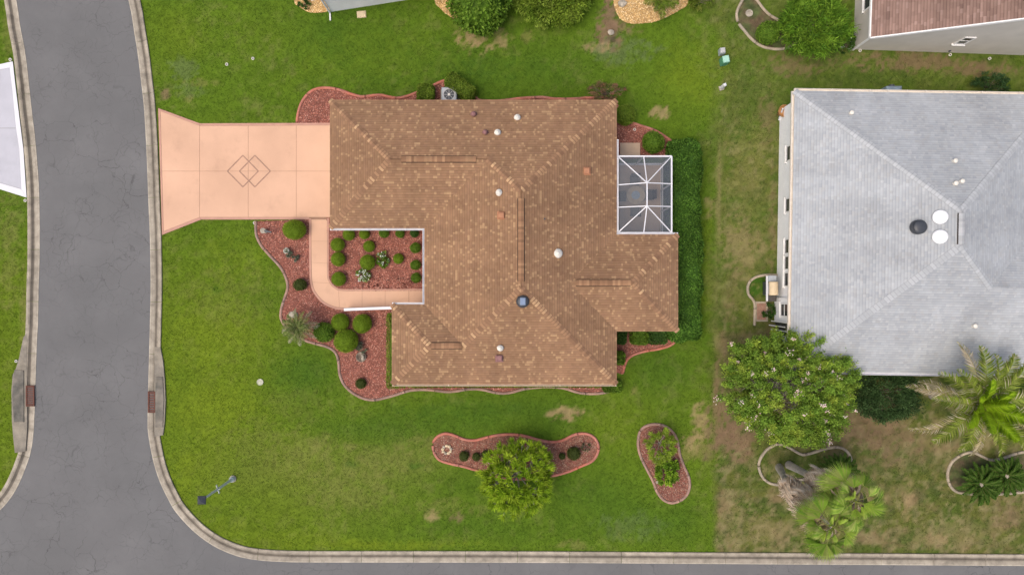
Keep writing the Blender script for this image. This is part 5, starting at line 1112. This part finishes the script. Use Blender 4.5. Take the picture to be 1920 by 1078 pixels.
# two fan palms with thatch skirts
FP = [(.22,.345,.045),(.28,.40,.06),(.17,.29,.04),(.31,.37,.10)]; FD = [(.62,.50,.37),(.52,.41,.30),(.72,.62,.50),(.42,.32,.24)]
fanA = [fan('fan_leaf', .88, .85, FP, (.22,.24,.06), seed=s, droop=.16+.1*s, spread=1.0+.12*s, nseg=24) for s in (1, 2, 3)]; fanB = [fan('fan_young', .6, .4, [(.26,.38,.05),(.31,.42,.06)], (.2,.24,.05), seed=s, droop=.05, spread=.9, nseg=16) for s in (4, 5)]; fanD = [fan('fan_dead', 1.0, .5, FD, (.5,.36,.22), 18, 1.0, .35, s, .08) for s in (6, 7, 8)]
def fan_palm(label, base, mid_, top, h, nleaf, seed, cs=1.0):
    rnd = random.Random(seed); ba = P(*base); tp = P(*top, h)-ba; md = P(*mid_, h*.42)-ba; o = thing('fan_palm', label, 'palm tree', tuple(ba), 'fan palms with thatch skirts')
    q = MB(); q.tube([(0, 0, -.02), (md*.45)[:], md[:], ((md+tp)/2)[:], tp[:]], [.24, .19, .17, .17, .13], 12); q.build('trunk', M['palm_bark'], o, world=False)
    n = 62                                            # hanging dead leaves along the upper trunk
    for i in range(n):
        t = i/n; p = md+(tp-md)*(.22+.74*t); az = i*2.399; add('dead_leaf', rnd.choice(fanD), None, o, pose(p, az, -1.12+.5*t+rnd.uniform(-.12, .12), rnd.uniform(-.5, .5), rnd.uniform(.8, 1.1)*(.85+.25*t)))
    for i in range(nleaf):
        t = i/nleaf; az = i*2.399+rnd.uniform(-.5, .5); el = -.55+1.15*t+rnd.uniform(-.2, .2); add('fan_leaf', rnd.choice(fanA if t < .75 else fanB), None, o, pose(tp+Vector((0, 0, .1*t)), az, el, rnd.uniform(-.8, .8), rnd.uniform(.7, 1.2)*(1.05-.3*t)*cs))
fan_palm('fan palm with brown thatch skirt nearest the street, the lower of two', (1461, 876), (1474, 902), (1562, 988), 7.0, 26, 1, 1.12)
fan_palm('fan palm with brown thatch skirt leaning over the cycad, the upper of two', (1479, 871), (1522, 893), (1602, 938), 7.0, 23, 2, 1.06)
# cycads
CYP = [(.055,.12,.018),(.075,.155,.022),(.10,.185,.028)]
cyc = [feather('cycad_frond', 1.15, 40, .2, .036, .30, CYP, (.10,.11,.03), .25, s) for s in (11, 12)]
def cycad(label, px, py, r, z=.7, n=34, seed=0):
    rnd = random.Random(seed); c = P(px, py, z); o = thing('cycad', label, 'cycad', (c.x, c.y, .02), 'cycads in the tan edged beds'); q = MB(); q.lathe((0, 0, 0), [(.2, -.02), (.22, .3), (.19, z-.12), (.1, z-.02), (0, z)], 14); q.build('trunk', M['bark'], o, world=False)
    s = r*(H-z)/F/1.08
    for i in range(n): t = i/n; add('frond', rnd.choice(cyc), None, o, pose(Vector((0, 0, z-.06)), i*2.399, -.05+.85*t*t, rnd.uniform(-.15, .15), s*rnd.uniform(.9, 1.05)*(1-.25*t)))
    q = MB(); q.lathe((0, 0, z-.05), [(.16, 0), (.17, .07), (.12, .13), (0, .16)], 12); q.build('seed_head', M['stone'], o, True, world=False)
cycad('cycad beside the upper fan palm in the tan edged bed', 1574, 884, 42, .9, seed=1); cycad('left cycad of the pair at the right edge', 1838, 908, 46, .8, seed=2); cycad('right cycad of the pair at the right edge', 1886, 892, 44, .8, seed=3)
# small front palm
sp = [feather('small_frond', 1.05, 26, .26, .03, .55, [(.23,.29,.09),(.28,.33,.13),(.17,.24,.06)], (.2,.22,.08), .1, 21), feather('small_frond_pale', 1.15, 22, .2, .028, .75, [(.50,.49,.36),(.38,.40,.24),(.32,.34,.16)], (.34,.33,.2), -.1, 22)]
c = P(558, 614, 1.5); o = thing('small_palm', 'small palm with drooping pale fronds at the front bed edge', 'palm tree', (c.x, c.y, .02)); q = MB(); q.tube([(0, 0, -.02), (.02, 0, .7), (0, 0, 1.5)], [.12, .085, .08], 10); q.build('trunk', M['bark'], o, world=False)
for i in range(26): t = i/26; add('frond', sp[1] if i < 9 else sp[0], None, o, pose(Vector((0, 0, 1.48)), i*2.399, -.2+1.0*t, random.uniform(-.3, .3), 1.12-.4*t))
yp = feather('young_frond', 1.2, 24, .4, .04, .35, [(.16,.24,.03),(.20,.28,.04),(.13,.2,.02)], (.2,.25,.05), .3, 31)
c = P(1237, 4, .9); o = thing('young_palm', 'young light green palm in the golden gravel at the top edge', 'palm tree', (c.x, c.y, .02)); q = MB(); q.tube([(0, 0, -.02), (.0, .02, .9)], [.1, .07], 10); q.build('trunk', M['bark'], o, world=False)
for i in range(13): t = i/13; add('frond', yp, None, o, pose(Vector((0, 0, .88)), i*2.399, .0+1.0*t, random.uniform(-.3, .3), 1.0-.3*t))

# ------------------------------------------------------------------ small things
# air conditioner
c = P(842, 178, .75); ac = thing('air_conditioner', 'grey outdoor air conditioner with round fan beside the brown roof', 'air conditioner', (c.x, c.y, 0))
q = MB(); q.box((c.x, c.y-.05, .03), (1.1, 1.1, .06)); q.build('pad', M['concrete'], ac); q = MB(); q.box((c.x, c.y, .42), (.86, .86, .72), bev=.05); q.build('casing', M['grey_metal'], ac)
q = MB(); q.lathe((c.x, c.y, .783), [(.36, -.01), (.36, .02), (.30, .024), (.30, -.01)], 28, cap=False); q.build('fan_ring', M['galvanized'], ac); q = MB(); q.lathe((c.x, c.y, .784), [(.298, 0), (0, .001)], 24); q.build('fan_opening', M['dark_metal'], ac)
for k in range(8): a = k*math.pi/4; q = MB(); q.bar((c.x+.06*math.cos(a), c.y+.06*math.sin(a), .80), (c.x+.30*math.cos(a), c.y+.30*math.sin(a), .80), .018, .012); q.build('guard_bar', M['galvanized'], ac)
q = MB(); q.lathe((c.x, c.y, .80), [(.07, 0), (.07, .02), (0, .025)], 12); q.build('hub', M['vent_white'], ac)
# corner lamp post with two street name blades
b_ = P(437, 897); lp = thing('lamp_post', 'grey lamp post with dark square lantern and street signs on the corner lawn', 'lamp post', tuple(b_))
q = MB(); q.lathe((b_.x, b_.y, 0), [(.16, -.02), (.15, .25), (.10, .35), (.075, .5), (.07, 1.2), (.055, 3.62), (.07, 3.66), (.05, 3.7)], 14); q.build('pole', M['sign_face'], lp)
q = MB(); q.lathe((b_.x, b_.y, 0), [(.20, -.02), (.20, .05), (.155, .08)], 14); q.build('base', M['concrete'], lp)
q = MB(); q.lathe((b_.x, b_.y, 3.7), [(.06, 0), (.15, .05), (.17, .3), (.15, .32)], 4, M=Matrix.Translation((b_.x, b_.y, 3.7)) @ Matrix.Rotation(math.pi/4, 4, 'Z')); q.build('lantern_glass', M['glass'], lp)
q = MB(); q.lathe(None, [(.30, 0), (.30, .05), (.12, .16), (.04, .2), (0, .22)], 4, M=Matrix.Translation((b_.x, b_.y, 4.0)) @ Matrix.Rotation(math.pi/4, 4, 'Z')); q.build('lantern_cap', M['dark_metal'], lp)
for z, a in ((2.25, 20), (2.05, 110)):
    q = MB(); q.box((b_.x, b_.y, z), (.5, .02, .14), rz=math.radians(a)); q.build('sign_blade', M['sign_face'], lp)
# white rail beside the walk
a, b = P(645, 580.5, .95), P(733, 577, .95); ra = thing('white_rail', 'white flat topped rail along the lower side of the walkway', 'rail', ((a.x+b.x)/2, (a.y+b.y)/2, .03)); q = MB(); q.bar(a, b+Vector((.4, .015, 0)), .15, .07); q.build('top_rail', M['white_metal'], ra)
for t in (.03, .5, .97): v = mid(a, b, t); q = MB(); q.box((v.x, v.y, .47), (.1, .1, .89)); q.build('post', M['white_metal'], ra)
q = MB(); q.bar(Vector((a.x, a.y, .2)), Vector((b.x, b.y, .2)), .05, .08); q.build('bottom_rail', M['white_metal'], ra)
for i in range(18): v = mid(a, b, (i+.5)/18); q = MB(); q.box((v.x, v.y, .58), (.03, .03, .68)); q.build('baluster', M['white_metal'], ra)
# utility boxes on the lot line
c = P(1355, 118); ub = thing('utility_box', 'green utility pedestal with pale lid on the lot line', 'utility box', tuple(c)); q = MB(); q.box((c.x, c.y, .3), (.38, .40, .64), rz=.2, bev=.05); q.build('cabinet', M['green_box'], ub); q = MB(); q.box((c.x, c.y, .66), (.36, .38, .08), rz=.2, bev=.03); q.build('lid', M['green_box_lid'], ub)
c = P(1351, 100); ub = thing('utility_box', 'grey utility box just above the green pedestal', 'utility box', tuple(c)); q = MB(); q.box((c.x, c.y, .22), (.28, .34, .46), rz=.1, bev=.03); q.build('cabinet', M['grey_metal'], ub); q = MB(); q.box((c.x, c.y, .48), (.26, .3, .06), rz=.1, bev=.02); q.build('lid', M['galvanized'], ub)
c = P(1352, 166); ub = thing('utility_post', 'white utility marker post on the lot line', 'utility post', tuple(c)); q = MB(); q.box((c.x, c.y, .38), (.16, .16, .8), rz=.3, bev=.03); q.build('cover', M['white_metal'], ub); q = MB(); q.box((c.x, c.y, .04), (.26, .26, .08), rz=.3); q.build('base', M['concrete'], ub)
c = P(678, 28); ub = thing('utility_box', 'flat tan utility box lid in the lawn by the white house', 'utility box', tuple(c)); q = MB(); q.box((c.x, c.y, .04), (.46, .32, .09), rz=.08, bev=.02); q.build('lid', M['tan_plastic'], ub); q = MB(); q.box((c.x, c.y, .02), (.52, .38, .06), rz=.08); q.build('rim', M['tan_plastic'], ub)
c = P(488, 716); q = MB(); q.lathe((c.x, c.y, .03), [(.19, -.03), (.19, .015), (.17, .02), (.16, .012), (0, .014)], 20); tag(q.build('valve_cover', M['lid_pale']), 'pale round valve cover in the front lawn', 'valve cover')
# sprinkler heads
for px, py, lb in ((19,112,'sprinkler ring above the white driveway'),(47,376,'sprinkler ring below the white driveway'),(30,677,'sprinkler ring beside the far left storm drain'),(425,121,'sprinkler ring in the lawn above the peach driveway'),(474,110,'small sprinkler ring right of the one above the driveway'),(477,418,'sprinkler ring at the driveway corner of the front bed'),(1190,243,'sprinkler ring in the gravel above the patio'),(1613,95,'sprinkler ring at the foot of the beige gable wall, left'),(1782,103,'sprinkler ring at the foot of the beige gable wall, middle'),(1856,110,'sprinkler ring below the beige gable wall, right')):
    c = P(px, py, .05); r = thing('sprinkler_head', 'white '+lb, 'sprinkler', (c.x, c.y, 0), 'sprinkler rings in the lawns'); q = MB(); q.lathe((c.x, c.y, .03), [(.045, -.03), (.05, .03), (.08, .03), (.085, 0), (.085, -.03)], 16, cap=False); q.build('ring', M['vent_white'], r); q = MB(); q.lathe((c.x, c.y, .0), [(.03, -.02), (.03, .055), (0, .06)], 8); q.build('nozzle', M['dark_metal'], r)
# garden ornaments in the front bed
c = P(495, 433, .3); g_ = thing('garden_ornament', 'grey birdbath shaped ornament with dark arm below the driveway', 'ornament', (c.x, c.y, .03)); q = MB(); q.lathe((c.x, c.y, .03), [(.13, 0), (.12, .05), (.05, .1), (.045, .34), (.14, .40), (.16, .45), (.12, .44), (0, .42)], 16); q.build('bowl', M['stone'], g_, True); q = MB(); q.bar((c.x+.08, c.y-.02, .50), (c.x+.50, c.y-.10, .52), .085, .06); q.build('arm', M['dark_metal'], g_)
c = P(537, 470, .25); g_ = thing('flower_pot', 'white round pot ornament in the front bed', 'pot', (c.x, c.y, .03)); q = MB(); q.lathe((c.x, c.y, .03), [(.09, 0), (.15, .12), (.17, .26), (.15, .28), (.12, .25), (.12, .2)], 16); q.build('pot', M['vent_white'], g_, True); q = MB(); q.lathe((c.x, c.y, .22), [(.118, 0), (0, .02)], 14); q.build('soil', M['bed_soil_brown'], g_)
leafy_bush('small plant growing in the white pot', 537, 470, 5, 5, .5, [(.30,.33,.24),(.2,.25,.15)], 120, .09, .03, name='plant', cat='plant', seed=41)
c = P(677, 669, .15); g_ = thing('stone_basin', 'round stone basin with pale bird shaped stone in the front bed', 'basin', (c.x, c.y, .03)); q = MB(); q.lathe((c.x, c.y, .03), [(.24, 0), (.29, .08), (.30, .16), (.25, .17), (.23, .09), (0, .07)], 18); q.build('bowl', M['bark'], g_, True); q = MB(); q.tube([(c.x+.06, c.y-.2, .12), (c.x+.13, c.y-.08, .26), (c.x+.15, c.y+.06, .28), (c.x+.06, c.y+.13, .33)], [.05, .10, .08, .045], 10); q.build('stone_bird', M['stone'], g_, True)
def rock(label, px, py, r, seed, mat='stone', name='rock'):
    cv, cf = ico(2, 1.0); cv = cv*(blob(cv, 1, .3, 1.7, seed))[:, None]*np.array([r, r*.8, r*.55]); c = P(px, py); o = mk(name, [(x+c.x, y+c.y, z+.03+r*.2) for x, y, z in cv], cf.tolist(), M[mat]); tag(o, label, 'rock')
rock('pale boulder behind the small palm in the front bed', 551, 590, .27, 1); rock('greyish rock in the golden gravel at the top edge', 1166, 8, .26, 2); rock('flat stone in the dirt patch below the golden bed', 1145, 62, .2, 3); rock('little pale stone at the left tip of the teardrop bed', 1233, 903, .13, 4)
c = P(838, 842); r = thing('stone_ring', 'ring of tan stones at the left end of the kidney bed', 'stone ring', (c.x, c.y, .03)); 
for k in range(9):
    a = k*.7+.2; cv, cf = ico(1, 1.0); cv = cv*blob(cv, 1, .3, 1.7, k+50)[:, None]*np.array([.11, .09, .08]); mk('stone', [(x+c.x+.24*math.cos(a), y+c.y+.22*math.sin(a), z+.08) for x, y, z in cv], cf.tolist(), M['tan_plastic' if k % 3 else 'stone'], r)
# things at the grey house
c = P(1449, 541, .95); gr = thing('grill', 'gas grill with tan lid beside the white wall of the grey house', 'grill', (c.x, c.y, 0)); q = MB(); q.box((c.x, c.y, .45), (.5, .75, .7)); q.build('cart', M['dark_metal'], gr); q = MB(); q.tube([(c.x+.02, c.y-.37, .98), (c.x+.02, c.y+.37, .98)], .26, 14); q.build('lid', M['tan_plastic'], gr)
for sy, m_ in ((1, 'grey_metal'), (-1, 'furniture')): q = MB(); q.box((c.x, c.y+sy*.56, .87), (.46, .34, .05)); q.build('side_shelf', M[m_], gr)
q = MB(); q.box((c.x-.3, c.y, .86), (.09, 1.42, .08)); q.build('front_panel', M['white_metal'], gr); q = MB(); q.bar((c.x-.27, c.y-.3, 1.06), (c.x-.27, c.y+.3, 1.06), .03, .03); q.build('handle', M['galvanized'], gr)
for sx in (-.2, .2):
    for sy in (-.3, .3): q = MB(); q.lathe(None, [(.07, -.02), (.07, .02), (0, .025)], 10, M=Matrix.Translation((c.x+sx, c.y+sy, .075)) @ Matrix.Rotation(math.pi/2, 4, 'X')); q.build('wheel', M['furniture'], gr)
c = P(1427, 584); pv = thing('paver_pad', 'small brick paver pad in a concrete rim below the grill', 'paver pad', (c.x, c.y, 0)); q = MB(); q.box((c.x, c.y, .02), (.75, 1.15, .06)); q.build('rim', M['edging_tan'], pv)
for i in range(2):
    for j in range(4): q = MB(); q.box((c.x-.13+i*.26, c.y-.36+j*.24, .055), (.25, .228, .03), bev=.008); q.build('brick', M['brick'], pv)
c = P(1473, 207, .8); pt = thing('terracotta_pot', 'brown wide pot at the upper left corner of the grey house', 'pot', (c.x, c.y, 0)); q = MB(); q.lathe((c.x, c.y, 0), [(.16, 0), (.24, .25), (.33, .6), (.36, .68), (.33, .7), (.29, .64), (.29, .6)], 20); q.build('pot', M['terracotta'], pt, True); q = MB(); q.lathe((c.x, c.y, .6), [(.288, 0), (0, .05)], 16); q.build('soil', M['terracotta'], pt)
c = P(1466, 213, .3); q = MB(); q.tube([(c.x-.05, c.y-.3, .03), (c.x-.12, c.y-.05, .5), (c.x-.2, c.y+.1, .95)], [.06, .05, .045], 8); tag(q.build('garden_stake', M['white_metal']), 'white post leaning beside the brown pot', 'post')
c = P(1677, 170, 1.4); hr = thing('hose_reel', 'blue grey wall box above the top gutter of the grey house', 'hose reel', (c.x, c.y, 0)); q = MB(); q.box((c.x, c.y, .75), (.85, .5, 1.5), bev=.12); q.build('case', M['blue_grey'], hr); q = MB(); q.tube([(c.x-.05, c.y+.24, 1.2), (c.x-.05, c.y+.36, 1.2)], .16, 14); q.build('reel', M['dark_metal'], hr)
c = P(1405, 25, .05); q = MB(); q.lathe((c.x, c.y, .03), [(.22, 0), (.2, .06), (.12, .07), (.1, .02), (0, .02)], 18); tag(q.build('round_stone', M['stone']), 'round stone ring in the brown bed at the top right', 'stone')
